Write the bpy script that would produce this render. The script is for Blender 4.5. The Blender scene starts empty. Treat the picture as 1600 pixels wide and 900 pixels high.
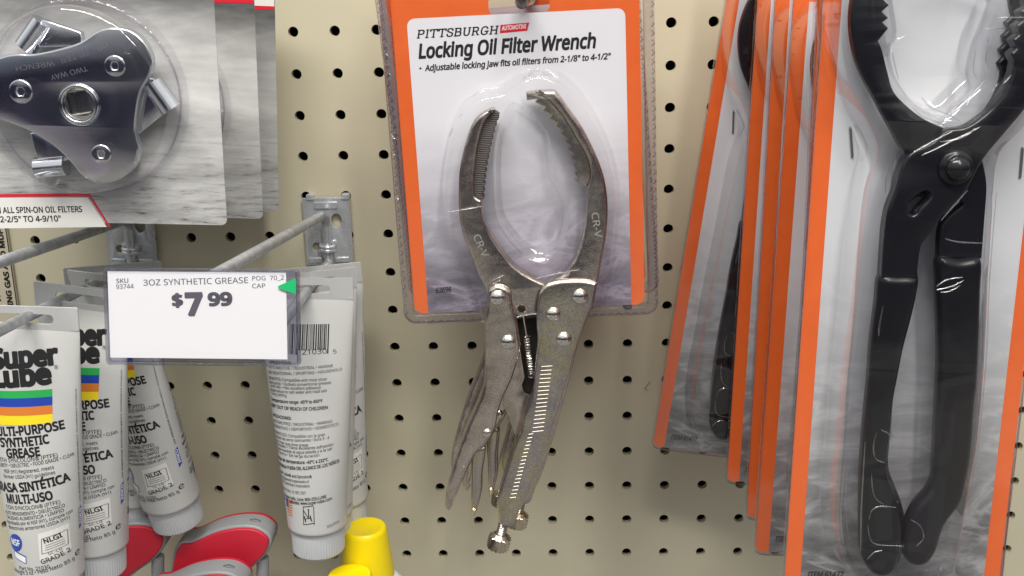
import bpy, math, random
from mathutils import Vector, Matrix
from mathutils.geometry import tessellate_polygon
random.seed(7)
SC = bpy.context.scene
COL = SC.collection
MM = 0.001

# ------------------------------------------------------------------ camera
FPX = 1720.344
CAM = Vector((101.742, -681.235, 33.238)) * MM
ROT = Matrix(((0.99930492, 0.02750652, -0.02516089),
              (-0.01650562, -0.27870554, -0.96023476),
              (-0.03342520, 0.95998261, -0.27805780)))      # world -> (right, down, forward)
cd = bpy.data.cameras.new('camera')
cd.sensor_width = 36.0
cd.lens = 36.0 * FPX / 1600.0
cd.clip_start = 0.01
cd.clip_end = 50.0
cam = bpy.data.objects.new('camera', cd)
COL.objects.link(cam)
r, dn, fw = ROT[0], ROT[1], ROT[2]
cam.matrix_world = Matrix(((r[0], -dn[0], -fw[0], CAM[0]), (r[1], -dn[1], -fw[1], CAM[1]),
                           (r[2], -dn[2], -fw[2], CAM[2]), (0, 0, 0, 1)))
SC.camera = cam

# ------------------------------------------------------------------ world and lamps of the shop
w = bpy.data.worlds.new('World')
SC.world = w
w.use_nodes = True
nt = w.node_tree
bg = nt.nodes['Background']
tc = nt.nodes.new('ShaderNodeTexCoord')
sp = nt.nodes.new('ShaderNodeSeparateXYZ')
mr = nt.nodes.new('ShaderNodeMapRange')
mr.inputs[1].default_value = -1
mr.inputs[2].default_value = 1
cr = nt.nodes.new('ShaderNodeValToRGB')
els = cr.color_ramp.elements
els[0].position, els[0].color = 0.0, (0.24, 0.23, 0.22, 1)
els[1].position, els[1].color = 1.0, (1.0, 0.985, 0.95, 1)
for p, c in ((0.345, (0.34, 0.325, 0.30, 1)), (0.415, (0.035, 0.036, 0.05, 1)), (0.49, (0.022, 0.024, 0.036, 1)), (0.54, (0.12, 0.125, 0.15, 1)), (0.66, (0.70, 0.70, 0.69, 1))):
    e = els.new(p)
    e.color = c
nt.links.new(tc.outputs['Generated'], sp.inputs[0])
nt.links.new(sp.outputs['Z'], mr.inputs[0])
nt.links.new(mr.outputs[0], cr.inputs[0])
# the clutter of the facing shelves, as soft blocks of light and dark
vo = nt.nodes.new('ShaderNodeTexVoronoi')
vo.inputs['Scale'].default_value = 5.0
nt.links.new(tc.outputs['Generated'], vo.inputs['Vector'])
hsv = nt.nodes.new('ShaderNodeHueSaturation')
hsv.inputs['Saturation'].default_value = 0.15
nt.links.new(vo.outputs['Color'], hsv.inputs['Color'])
mxc = nt.nodes.new('ShaderNodeMix')
mxc.data_type = 'RGBA'
mxc.blend_type = 'MULTIPLY'
mxc.inputs[0].default_value = 0.75
nt.links.new(cr.outputs[0], mxc.inputs[6])
nt.links.new(hsv.outputs[0], mxc.inputs[7])
nt.links.new(mxc.outputs[2], bg.inputs[0])
bg.inputs[1].default_value = 1.2


def lamp(name, loc, target, sx, sy, power, color):
    l = bpy.data.lights.new(name, 'AREA')
    l.shape = 'RECTANGLE'
    l.size, l.size_y = sx, sy
    l.energy = power
    l.color = color
    o = bpy.data.objects.new(name, l)
    COL.objects.link(o)
    o.location = loc
    o.rotation_euler = (Vector(target) - Vector(loc)).to_track_quat('-Z', 'Y').to_euler()
    return o


lamp('ceiling_strip_light', (-0.25, -1.15, 1.7), (0.1, 0, -0.15), 1.3, 0.22, 40, (1.0, 0.955, 0.875))
lamp('ceiling_strip_light', (0.75, -1.7, 1.7), (0.1, 0, -0.15), 0.22, 1.3, 27, (1.0, 0.955, 0.875))
SC.view_settings.view_transform = 'Standard'
SC.view_settings.look = 'None'
SC.view_settings.exposure = 0.42
SC.view_settings.gamma = 1.0
SC.render.engine = 'CYCLES'
SC.cycles.transparent_max_bounces = 40
SC.cycles.max_bounces = 10


# ------------------------------------------------------------------ projection frames
def ray(px, py):
    return (ROT.transposed() @ Vector(((px - 800) / FPX, (py - 450) / FPX, 1))).normalized()


def W(px, py, d):
    """point seen at photo pixel (px, py) that stands d mm in front of the board"""
    q = ray(px, py)
    return CAM + q * ((-d * MM - CAM.y) / q.y)


class F:
    """a real plane at distance d (mm) off the board; x right, z up, -y towards the shopper (metres)"""
    def __init__(s, o, d, up=None, down=None, pitch=0, yaw=0, spin=0):
        s.O = W(o[0], o[1], d)
        p, q = math.radians(pitch), math.radians(yaw)
        s.n = Vector((math.sin(q) * math.cos(p), -math.cos(q) * math.cos(p), math.sin(p)))
        t = s.hit(*(up or down), 0)
        v = (t - s.O) if up else (s.O - t)
        v.normalize()
        u = v.cross(s.n)
        s.u, s.v = u, v
        s.M = Matrix(((u[0], -s.n[0], v[0], s.O[0]), (u[1], -s.n[1], v[1], s.O[1]), (u[2], -s.n[2], v[2], s.O[2]), (0, 0, 0, 1)))
        s.I = s.M.inverted()
        if spin:
            s.M = s.M @ Matrix.Rotation(math.radians(spin), 4, 'Z')

    def hit(s, px, py, h):
        q = ray(px, py)
        c = s.O + s.n * (h * MM)
        return CAM + q * ((c - CAM).dot(s.n) / q.dot(s.n))

    def L(s, px, py, h=0):
        a = s.I @ s.hit(px, py, h)
        return (a.x, a.z)

    def P(s, pts, h=0):
        return [s.L(p[0], p[1], h) for p in pts]

    def D(s, px, h=0, at=(0, 0)):
        """length in metres of px pixels at a spot"""
        a, b = s.L(at[0], at[1], h), s.L(at[0] + px, at[1], h)
        return math.hypot(a[0] - b[0], a[1] - b[1])


# ------------------------------------------------------------------ objects
def tag(o, label=None, cat=None, group=None, kind=None):
    if label: o['label'] = label
    if cat: o['category'] = cat
    if group: o['group'] = group
    if kind: o['kind'] = kind
    return o


def empty(name, M, label, cat, group=None):
    o = bpy.data.objects.new(name, None)
    COL.objects.link(o)
    o.empty_display_size = 0.02
    o.matrix_world = M
    return tag(o, label, cat, group)


def mesh(name, vs, fs, mat, parent=None, smooth=None, mats=None, fm=None):
    me = bpy.data.meshes.new(name)
    me.from_pydata([tuple(v) for v in vs], [], fs)
    for m in (mats or [mat]):
        me.materials.append(m)
    if fm:
        me.polygons.foreach_set('material_index', fm)
    if smooth is not None:
        me.polygons.foreach_set('use_smooth', [True] * len(me.polygons))
        me.set_sharp_from_angle(angle=math.radians(smooth))
    me.update()
    o = bpy.data.objects.new(name, me)
    COL.objects.link(o)
    if parent:
        o.parent = parent
    return o


def copy_tree(o, parent=None):
    c = o.copy()
    COL.objects.link(c)
    if parent:
        c.parent = parent
    for ch in list(o.children):
        copy_tree(ch, c)
    return c


def spline(pts, n=5, closed=True):
    """Catmull-Rom; a point with a third entry is a corner"""
    out = []
    N = len(pts)
    rng = range(N) if closed else range(N - 1)
    for i in rng:
        p1, p2 = pts[i], pts[(i + 1) % N]
        p0 = pts[i - 1] if (closed or i > 0) else p1
        p3 = pts[(i + 2) % N] if (closed or i + 2 < N) else p2
        if len(p1) > 2: p0 = p1
        if len(p2) > 2: p3 = p2
        for k in range(n):
            t = k / n
            q = []
            for a in (0, 1):
                q.append(0.5 * (2 * p1[a] + (p2[a] - p0[a]) * t + (2 * p0[a] - 5 * p1[a] + 4 * p2[a] - p3[a]) * t * t
                                + (-p0[a] + 3 * p1[a] - 3 * p2[a] + p3[a]) * t ** 3))
            out.append(tuple(q))
    if not closed:
        out.append(tuple(pts[-1][:2]))
    return out


def area(l):
    return sum(l[i - 1][0] * l[i][1] - l[i][0] * l[i - 1][1] for i in range(len(l))) / 2


def ccw(l):
    return list(l) if area(l) > 0 else list(reversed(l))


def offset(l, d):
    """move a CCW loop inwards by d (negative: outwards)"""
    out = []
    n = len(l)
    for i in range(n):
        a, b, c = Vector(l[i - 1]), Vector(l[i]), Vector(l[(i + 1) % n])
        e1, e2 = (b - a), (c - b)
        if e1.length < 1e-9: e1 = e2
        if e2.length < 1e-9: e2 = e1
        if e1.length < 1e-9:
            out.append(tuple(b)); continue
        e1.normalize(); e2.normalize()
        n1, n2 = Vector((-e1.y, e1.x)), Vector((-e2.y, e2.x))
        m = n1 + n2
        if m.length < 1e-6: m = n1
        m.normalize()
        k = min(1.6, 1 / max(0.3, m.dot(n1)))
        out.append(tuple(b + m * d * k))
    return out


def rrect(x0, z0, x1, z1, r, n=5):
    out = []
    for cx, cz, a0 in ((x1 - r, z0 + r, -90), (x1 - r, z1 - r, 0), (x0 + r, z1 - r, 90), (x0 + r, z0 + r, 180)):
        for k in range(n + 1):
            a = math.radians(a0 + 90 * k / n)
            out.append((cx + r * math.cos(a), cz + r * math.sin(a)))
    return out


def circ(cx, cz, r, n=32, rz=None):
    return [(cx + r * math.cos(2 * math.pi * k / n), cz + (rz or r) * math.sin(2 * math.pi * k / n)) for k in range(n)]


class G:
    def __init__(s):
        s.v, s.f, s.m = [], [], []

    def add(s, vs, fs, m=0):
        b = len(s.v)
        s.v += [tuple(v) for v in vs]
        s.f += [tuple(i + b for i in f) for f in fs]
        s.m += [m] * len(fs)
        return s

    def layers(s, loops, prof, cap0=True, cap1=True, m=0):
        """loops[0] outer, the rest holes; prof: list of (inset mm, h mm); front is the last layer"""
        loops = [ccw(l) for l in loops]
        rows = []
        for ins, h in prof:
            rows.append([[(x, -h * MM, z) for x, z in offset(l, (ins if k == 0 else -ins) * MM)] if ins else [(x, -h * MM, z) for x, z in l]
                         for k, l in enumerate(loops)])
        b = len(s.v)
        idx = []
        for row in rows:
            ir = []
            for l in row:
                ir.append(list(range(len(s.v), len(s.v) + len(l))))
                s.v += l
            idx.append(ir)
        for a in range(len(rows) - 1):
            for k, l in enumerate(loops):
                n = len(l)
                for i in range(n):
                    j = (i + 1) % n
                    q = (idx[a][k][i], idx[a][k][j], idx[a + 1][k][j], idx[a + 1][k][i])
                    s.f.append(q if k == 0 else q[::-1])
                    s.m.append(m)
        for do, row, ir, flip in ((cap0, rows[0], idx[0], True), (cap1, rows[-1], idx[-1], False)):
            if not do: continue
            fl = [i for l in ir for i in l]
            tris = tessellate_polygon([[Vector((p[0], p[2], 0)) for p in l] for l in row])
            for t in tris:
                t = [fl[i] for i in t]
                p = [s.v[i] for i in t]
                A = (p[1][0] - p[0][0]) * (p[2][2] - p[0][2]) - (p[2][0] - p[0][0]) * (p[1][2] - p[0][2])
                if (A < 0) != flip: t = t[::-1]
                s.f.append(tuple(t)); s.m.append(m)
        return s

    def prism(s, loops, h0, h1, bev=0.0, seg=3, back=0.0, m=0):
        if loops and not isinstance(loops[0], list): loops = [list(loops)]
        prof = []
        if back:
            prof += [(back * (1 - math.cos(a)), h0 + back * (1 - math.sin(a))) for a in [math.pi / 2 * (1 - k / 2) for k in range(3)]][::-1][::-1]
            prof = [(back, h0), (back * .3, h0 + back * .3), (0, h0 + back)]
        else:
            prof = [(0, h0)]
        if bev:
            prof += [(bev * (1 - math.cos(math.pi / 2 * k / seg)), h1 - bev + bev * math.sin(math.pi / 2 * k / seg)) for k in range(seg + 1)]
        else:
            prof += [(0, h1)]
        return s.layers(loops, prof, m=m)

    def tube(s, pts, r, n=10, cap=True, m=0):
        pts = [Vector(p) for p in pts]
        N = len(pts)
        rs = r if isinstance(r, (list, tuple)) else [r] * N
        t0 = (pts[1] - pts[0]).normalized()
        x = t0.orthogonal().normalized()
        b = len(s.v)
        for i, p in enumerate(pts):
            t = (pts[min(i + 1, N - 1)] - pts[max(i - 1, 0)]).normalized()
            x = (x - t * x.dot(t)).normalized()
            y = t.cross(x)
            for k in range(n):
                a = 2 * math.pi * k / n
                s.v.append(tuple(p + (x * math.cos(a) + y * math.sin(a)) * rs[i]))
        for i in range(N - 1):
            for k in range(n):
                j = (k + 1) % n
                s.f.append((b + i * n + k, b + i * n + j, b + (i + 1) * n + j, b + (i + 1) * n + k)); s.m.append(m)
        if cap:
            s.f.append(tuple(b + k for k in range(n))[::-1]); s.m.append(m)
            s.f.append(tuple(b + (N - 1) * n + k for k in range(n))); s.m.append(m)
        return s

    def lathe(s, prof, c, ax, n=32, m=0, rib=0, ribrange=None):
        """prof: (radius, along) in metres about axis ax from point c"""
        ax = Vector(ax).normalized()
        x = ax.orthogonal().normalized()
        y = ax.cross(x)
        c = Vector(c)
        b = len(s.v)
        for i, (rr, t) in enumerate(prof):
            for k in range(n):
                a = 2 * math.pi * k / n
                q = rr - (rib if (rib and ribrange[0] <= i <= ribrange[1] and k % 2) else 0)
                s.v.append(tuple(c + ax * t + (x * math.cos(a) + y * math.sin(a)) * q))
        for i in range(len(prof) - 1):
            for k in range(n):
                j = (k + 1) % n
                s.f.append((b + i * n + k, b + i * n + j, b + (i + 1) * n + j, b + (i + 1) * n + k)); s.m.append(m)
        if prof[0][0] > 1e-6:
            s.f.append(tuple(b + k for k in range(n))[::-1]); s.m.append(m)
        if prof[-1][0] > 1e-6:
            e = b + (len(prof) - 1) * n
            s.f.append(tuple(e + k for k in range(n))); s.m.append(m)
        return s

    def build(s, name, mat, parent=None, smooth=35):
        if isinstance(mat, list):
            return mesh(name, s.v, s.f, None, parent, smooth, mats=mat, fm=s.m)
        return mesh(name, s.v, s.f, mat, parent, smooth)


# ------------------------------------------------------------------ lettering
_glyph = {}
try:        # the plain sans serif that ships with Blender; its built-in font otherwise
    import os
    FONT = bpy.data.fonts.load(os.path.join(bpy.utils.system_resource('DATAFILES', path='fonts'), 'NotoSansHebrew-Regular.woff2'))
except Exception:
    FONT = None


def glyphs(txt, bold=0.0, shear=0.0, space=1.0):
    key = (txt, bold, shear, space)
    if key not in _glyph:
        cu = bpy.data.curves.new('lettering', 'FONT')
        cu.body = txt
        cu.size = 1.0
        if FONT: cu.font = FONT
        cu.resolution_u = 3
        cu.shear = shear
        cu.space_character = space
        o = bpy.data.objects.new('lettering', cu)
        COL.objects.link(o)
        dg = bpy.context.evaluated_depsgraph_get()
        ev = o.evaluated_get(dg)
        me = ev.to_mesh()
        vs = [(v.co.x, v.co.y, 0) for v in me.vertices]
        fs = [tuple(p.vertices) for p in me.polygons]
        if bold:        # thicken: a narrow ribbon along every outline edge
            cnt = {}
            for fc in fs:
                for i in range(len(fc)):
                    k = tuple(sorted((fc[i - 1], fc[i])))
                    cnt[k] = cnt.get(k, 0) + 1
            lev = 0
            for (i, j), c in cnt.items():
                if c != 1: continue
                a, b = Vector(vs[i][:2]), Vector(vs[j][:2])
                d = b - a
                if d.length < 1e-6: continue
                d.normalize()
                n_ = Vector((-d.y, d.x)) * bold
                e = d * bold * .7
                lev = lev % 7 + 1
                k = len(vs)
                vs += [(*(a - e + n_), lev), (*(a - e - n_), lev), (*(b + e - n_), lev), (*(b + e + n_), lev)]
                fs.append((k, k + 1, k + 2, k + 3))
        ev.to_mesh_clear()
        bpy.data.objects.remove(o)
        bpy.data.curves.remove(cu)
        _glyph[key] = (vs, fs)
    return _glyph[key]


CAPH = max(v[1] for v in glyphs('H')[0])


def T(f, txt, p0, p1, cap, h=0, bold=0.0, shear=0.0, space=1.0):
    """lettering whose baseline runs from pixel p0 to pixel p1, cap height in pixels"""
    vs, fs = glyphs(txt, bold, shear, space)
    a, b = Vector(f.L(p0[0], p0[1], h)), Vector(f.L(p1[0], p1[1], h))
    e = (b - a)
    up = Vector((-e.y, e.x)).normalized()
    nx, ny = p1[1] - p0[1], -(p1[0] - p0[0])
    l = math.hypot(nx, ny)
    q = Vector(f.L(p0[0] + nx / l * cap, p0[1] + ny / l * cap, h))
    hz = (q - a).length
    x0, x1 = min(v[0] for v in vs), max(v[0] for v in vs)
    out = [a + e * ((x - x0) / (x1 - x0)) + up * (y / CAPH * hz) for x, y, _ in vs]
    return [(v.x, v.y, w_[2]) for v, w_ in zip(out, vs)], fs


def poly(f, pts, h=0):
    p = f.P(pts, h)
    return p, [tuple(range(len(p)))]


def grid(f, a, b, c, d, h=0, n=10):
    """quad a b c d (bottom left, bottom right, top right, top left), cut into n columns so that it can wrap"""
    vs, fs = [], []
    for i in range(n + 1):
        t = i / n
        vs.append((a[0] + (b[0] - a[0]) * t, a[1] + (b[1] - a[1]) * t))
        vs.append((d[0] + (c[0] - d[0]) * t, d[1] + (c[1] - d[1]) * t))
    for i in range(n):
        fs.append((2 * i, 2 * i + 2, 2 * i + 3, 2 * i + 1))
    return f.P(vs, h), fs


def put(name, parent, mat, items, h=0.0, ymap=None):
    g = G()
    for k, (vs, fs) in enumerate(items):
        dz = (k % 5) * 0.004 * MM
        if ymap:
            vv = []
            for v in vs:
                X, Y = ymap(v[0], v[1])
                q = 1 + (v[2] if len(v) > 2 else 0) * .0001
                vv.append((X * q, Y * q, v[1]))
        else:
            vv = [(v[0], -h * MM - dz - (v[2] if len(v) > 2 else 0) * .0008 * MM, v[1]) for v in vs]
        g.add(vv, fs)
    return g.build(name, mat, parent, None)


SLAB = {  # slab-serif strokes on a unit-height cell: (width, polylines, serifs)
    'P': (.72, [[(.15, 0), (.15, 1)], [(.15, .95), (.5, .95), (.62, .85), (.62, .6), (.5, .48), (.15, .48)]], [(.0, .34, 0), (0, .3, 1)]),
    'I': (.36, [[(.18, 0), (.18, 1)]], [(0, .36, 0), (0, .36, 1)]),
    'T': (.74, [[(.37, 0), (.37, 1)], [(.03, .95), (.71, .95)], [(.04, .98), (.04, .75)], [(.70, .98), (.70, .75)]], [(.18, .56, 0)]),
    'S': (.64, [[(.56, .72), (.54, .9), (.4, .96), (.2, .96), (.08, .86), (.09, .64), (.3, .54), (.48, .46), (.57, .33), (.54, .12), (.42, .04), (.2, .04), (.08, .14), (.06, .3)]], []),
    'B': (.74, [[(.15, 0), (.15, 1)], [(.15, .95), (.5, .95), (.6, .86), (.6, .62), (.5, .53), (.15, .53)], [(.5, .53), (.64, .42), (.64, .16), (.52, .05), (.15, .05)]], [(0, .3, 0), (0, .3, 1)]),
    'U': (.8, [[(.16, 1), (.16, .25), (.26, .07), (.4, .04), (.54, .07), (.64, .25), (.64, 1)]], [(0, .32, 1), (.48, .8, 1)]),
    'R': (.78, [[(.15, 0), (.15, 1)], [(.15, .95), (.5, .95), (.6, .85), (.6, .6), (.5, .5), (.15, .5)], [(.42, .5), (.64, .02)]], [(0, .32, 0), (0, .3, 1), (.52, .8, 0)]),
    'G': (.78, [[(.66, .72), (.6, .88), (.46, .96), (.28, .96), (.13, .82), (.08, .5), (.13, .18), (.28, .04), (.48, .04), (.64, .14), (.64, .42)], [(.42, .42), (.76, .42)]], []),
    'H': (.86, [[(.17, 0), (.17, 1)], [(.69, 0), (.69, 1)], [(.17, .5), (.69, .5)]], [(0, .34, 0), (0, .34, 1), (.52, .86, 0), (.52, .86, 1)]),
}


def slab(f, txt, p0, p1, cap, h=0, shear=.18, th=.15):
    polys = []
    x = 0
    for ch in txt:
        wd, strokes, ser = SLAB[ch]
        for st in strokes:
            for (ax, az), (bx, bz) in zip(st, st[1:]):
                d = Vector((bx - ax, bz - az))
                d.normalize()
                n = Vector((-d.y, d.x)) * th / 2
                e = d * th * .25
                polys.append([(x + ax - e.x + n.x, az - e.y + n.y), (x + ax - e.x - n.x, az - e.y - n.y), (x + bx + e.x - n.x, bz + e.y - n.y), (x + bx + e.x + n.x, bz + e.y + n.y)])
        for s0, s1, zz in ser:
            za, zb = (0, .09) if zz == 0 else (.91, 1)
            polys.append([(x + s0, za), (x + s1, za), (x + s1, zb), (x + s0, zb)])
        x += wd + .08
    tot = x
    a, b = Vector(f.L(*p0, h)), Vector(f.L(*p1, h))
    e = b - a
    up = Vector((-e.y, e.x)).normalized()
    hz = f.D(cap, h, p0)
    out = []
    for q in polys:
        out.append(([tuple(a + e * ((px + shear * pz) / tot) + up * pz * hz) for px, pz in q], [(0, 1, 2, 3)]))
    return out


# ------------------------------------------------------------------ materials
def mat(name, base, rough=0.5, metal=0.0, spec=0.5, coat=0.0):
    m = bpy.data.materials.new(name)
    m.use_nodes = True
    b = m.node_tree.nodes['Principled BSDF']
    b.inputs['Base Color'].default_value = (*base, 1)
    b.inputs['Roughness'].default_value = rough
    b.inputs['Metallic'].default_value = metal
    b.inputs['Specular IOR Level'].default_value = spec
    if coat:
        b.inputs['Coat Weight'].default_value = coat
        b.inputs['Coat Roughness'].default_value = 0.08
    return m


def N(m, typ, **kw):
    n = m.node_tree.nodes.new(typ)
    for k, v in kw.items():
        if k.startswith('i_'):
            n.inputs[k[2:].replace('_', ' ')].default_value = v
        else:
            setattr(n, k, v)
    return n


def LK(m, a, b):
    m.node_tree.links.new(a, b)


def coords(m, scale=(1, 1, 1), rot=(0, 0, 0)):
    t = N(m, 'ShaderNodeTexCoord')
    p = N(m, 'ShaderNodeMapping')
    p.inputs['Scale'].default_value = scale
    p.inputs['Rotation'].default_value = rot
    LK(m, t.outputs['Object'], p.inputs[0])
    return p.outputs[0]


def noise(m, scale, detail=4, rough=.55, co=None, dist=0):
    n = N(m, 'ShaderNodeTexNoise')
    n.inputs['Scale'].default_value = scale
    n.inputs['Detail'].default_value = detail
    n.inputs['Roughness'].default_value = rough
    n.inputs['Distortion'].default_value = dist
    LK(m, co if co is not None else coords(m), n.inputs['Vector'])
    return n.outputs['Fac']


def ramp(m, fac, stops):
    c = N(m, 'ShaderNodeValToRGB')
    e = c.color_ramp.elements
    e[0].position, e[0].color = stops[0][0], (*stops[0][1], 1)
    e[1].position, e[1].color = stops[-1][0], (*stops[-1][1], 1)
    for p, col in stops[1:-1]:
        e.new(p).color = (*col, 1)
    LK(m, fac, c.inputs[0])
    return c.outputs[0]


def mix(m, fac, a, b, mode='MIX'):
    n = N(m, 'ShaderNodeMix', data_type='RGBA', blend_type=mode)
    for v, s in ((fac, n.inputs[0]), (a, n.inputs[6]), (b, n.inputs[7])):
        if isinstance(v, (int, float)): s.default_value = v
        elif isinstance(v, tuple): s.default_value = (*v, 1)
        else: LK(m, v, s)
    return n.outputs[2]


def setc(m, col):
    LK(m, col, m.node_tree.nodes['Principled BSDF'].inputs['Base Color'])


def bump(m, fac, strength, dist):
    b = N(m, 'ShaderNodeBump')
    b.inputs['Strength'].default_value = strength
    b.inputs['Distance'].default_value = dist
    LK(m, fac, b.inputs['Height'])
    LK(m, b.outputs[0], m.node_tree.nodes['Principled BSDF'].inputs['Normal'])
    return b


def rough_from(m, fac, lo, hi):
    q = N(m, 'ShaderNodeMapRange')
    q.inputs[3].default_value, q.inputs[4].default_value = lo, hi
    LK(m, fac, q.inputs[0])
    LK(m, q.outputs[0], m.node_tree.nodes['Principled BSDF'].inputs['Roughness'])


M = {}
m = M['board'] = mat('beige board paint', (0.42, 0.375, 0.28), 0.42)
bc = ramp(m, noise(m, 14, 5), [(.3, (.445, .417, .308)), (.7, (.48, .45, .335))])
scuff = ramp(m, noise(m, 9, 8, .72, coords(m, (1, 1, 2.2), (0, .5, 0)), 1.5), [(.64, (1, 1, 1)), (.74, (.86, .85, .83))])
setc(m, mix(m, 1.0, bc, scuff, 'MULTIPLY'))
bump(m, noise(m, 900, 3), 0.25, 0.0003)
rough_from(m, noise(m, 30, 4), .36, .5)
M['cardedge'] = mat('raw card edge', (.60, .52, .45), .7)
M['dark'] = mat('dark void shade', (0.012, 0.011, 0.010), 0.9)  # near-black colour stands for the shade inside holes and gaps
m = M['orange'] = mat('orange printed card', (0.82, 0.16, 0.025), 0.32, coat=.3)
setc(m, ramp(m, noise(m, 60, 4), [(.3, (.60, .105, .02)), (.75, (.65, .122, .026))]))
bump(m, noise(m, 90, 3, co=coords(m, (1, 1, .25))), .25, .0006)


def swirl(name, hi, lo, zlo, zhi, xs, dark):
    """grey print: pale at the top, swirling polished-metal marks below"""
    m = mat(name, hi, .34, coat=.25)
    t = N(m, 'ShaderNodeTexCoord')
    s = N(m, 'ShaderNodeSeparateXYZ')
    LK(m, t.outputs['Object'], s.inputs[0])
    g = N(m, 'ShaderNodeMapRange')
    g.inputs[1].default_value, g.inputs[2].default_value = zhi * MM, zlo * MM
    LK(m, s.outputs['Z'], g.inputs[0])
    v = N(m, 'ShaderNodeTexVoronoi', feature='SMOOTH_F1')
    v.inputs['Scale'].default_value = 24
    v.inputs['Smoothness'].default_value = .35
    w1 = noise(m, 20, 5, .55, coords(m, (.7, 1, 1.9), (0, .3, 0)), dist=3.0)
    mp = N(m, 'ShaderNodeVectorMath', operation='ADD')
    nz = N(m, 'ShaderNodeTexNoise')
    nz.inputs['Scale'].default_value = 18
    LK(m, t.outputs['Object'], nz.inputs['Vector'])
    sc = N(m, 'ShaderNodeVectorMath', operation='SCALE')
    sc.inputs['Scale'].default_value = .035
    LK(m, nz.outputs['Color'], sc.inputs[0])
    LK(m, t.outputs['Object'], mp.inputs[0]); LK(m, sc.outputs[0], mp.inputs[1])
    LK(m, mp.outputs[0], v.inputs['Vector'])
    fine = noise(m, 160, 3, .6, coords(m, (.5, 1, 2.2), (0, .35, 0)), dist=1.2)
    a = ramp(m, v.outputs['Distance'], [(.12, dark), (.5, lo), (.85, tuple(min(1, c * 1.7) for c in lo))])
    b = mix(m, .68, a, ramp(m, w1, [(.3, dark), (.46, lo), (.58, tuple(min(1, c * 2.9) for c in lo)), (.66, lo), (.78, tuple(min(1, c * 2.2) for c in lo))]))
    b = mix(m, .3, b, ramp(m, fine, [(.3, dark), (.7, tuple(min(1, c * 1.4) for c in lo))]))
    setc(m, mix(m, g.outputs[0], hi, b))
    return m


M['wcard'] = swirl('white card fading to violet grey print', (.62, .62, .665), (.15, .132, .172), 12, 104, 1, (.055, .047, .066))
M['pcard'] = swirl('pale grey card with swirled print', (.52, .53, .56), (.155, .155, .158), 30, 165, 1, (.045, .045, .048))
m = M['saltcard'] = mat('grey salt flat print', (.5, .5, .5), .4, coat=.25)
c1 = noise(m, 26, 6, .62, coords(m, (.55, 1, 2.2)))
c2 = noise(m, 170, 6, .7, coords(m, (.28, 1, 2.0), (0, -.12, 0)))
t_ = N(m, 'ShaderNodeTexCoord'); s_ = N(m, 'ShaderNodeSeparateXYZ'); LK(m, t_.outputs['Object'], s_.inputs[0])
g_ = N(m, 'ShaderNodeMapRange', interpolation_type='SMOOTHSTEP'); g_.inputs[1].default_value, g_.inputs[2].default_value = .080, .120
LK(m, s_.outputs['Z'], g_.inputs[0])
g2 = N(m, 'ShaderNodeMapRange'); g2.inputs[1].default_value, g2.inputs[2].default_value = .06, .008
LK(m, s_.outputs['Z'], g2.inputs[0])
base = ramp(m, c1, [(.25, (.25, .25, .25)), (.5, (.43, .43, .43)), (.72, (.60, .60, .595))])
strk = ramp(m, c2, [(.34, (.10, .10, .10)), (.44, (.75, .75, .75)), (.6, (1, 1, 1))])
base = mix(m, g2.outputs[0], base, mix(m, 1.0, base, strk, 'MULTIPLY'))
top = ramp(m, c1, [(.35, (.02, .02, .022)), (.55, (.09, .09, .092)), (.75, (.28, .28, .285))])
setc(m, mix(m, g_.outputs[0], base, top))
M['white'] = mat('white print', (.62, .62, .60), .4)
M['paper'] = mat('white shelf label paper', (.78, .78, .74), .55)
M['red'] = mat('red print', (.55, .015, .03), .35)
M['ink'] = mat('black ink', (.012, .012, .014), .4)
M['greyink'] = mat('grey toner', (.10, .092, .11), .5)
M['green'] = mat('green sticker', (.0, .34, .11), .45)
M['greenp'] = mat('green print', (.02, .33, .07), .35)
M['bluep'] = mat('blue print', (.015, .05, .33), .35)
M['orangep'] = mat('orange print', (.55, .17, .03), .35)
M['yellowp'] = mat('yellow print', (.72, .58, .02), .35)
M['pinkw'] = mat('pale print', (.8, .72, .72), .4)

m = M['steel'] = mat('speckled nickel plated steel', (.40, .375, .35), .36, 1.0)
sp1 = noise(m, 1700, 2, .6)
sp2 = noise(m, 90, 5, .6)
cst = mix(m, .6, ramp(m, sp1, [(.36, (.26, .225, .195)), (.5, (.56, .49, .43)), (.66, (.92, .84, .76))]),
          ramp(m, sp2, [(.3, (.40, .345, .30)), (.7, (.72, .63, .56))]))
setc(m, cst)
b1 = bump(m, sp1, .22, .0002)
b2 = N(m, 'ShaderNodeBump')
b2.inputs['Strength'].default_value, b2.inputs['Distance'].default_value = .5, .002
LK(m, noise(m, 48, 2), b2.inputs['Height'])
LK(m, b2.outputs[0], b1.inputs['Normal'])
rough_from(m, sp2, .15, .28)
m = M['steel2'] = mat('iridescent zinc plated steel', (.42, .38, .33), .24, 1.0)
sp1 = noise(m, 1300, 2, .6)
c_ = ramp(m, noise(m, 55, 3, .5, dist=.6), [(.28, (.46, .39, .42)), (.45, (.56, .50, .48)), (.6, (.62, .55, .36)), (.75, (.54, .51, .48))])
setc(m, mix(m, .35, c_, ramp(m, sp1, [(.34, (.16, .15, .14)), (.68, (.66, .62, .56))])))
b1 = bump(m, sp1, .3, .0002)
b2 = N(m, 'ShaderNodeBump')
b2.inputs['Strength'].default_value, b2.inputs['Distance'].default_value = .5, .002
LK(m, noise(m, 40, 2), b2.inputs['Height'])
LK(m, b2.outputs[0], b1.inputs['Normal'])
m = M['steeldark'] = mat('dark toothed steel', (.085, .075, .07), .5, .8)
wv = N(m, 'ShaderNodeTexWave', wave_type='BANDS', bands_direction='Z')
wv.inputs['Scale'].default_value = 330
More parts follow.
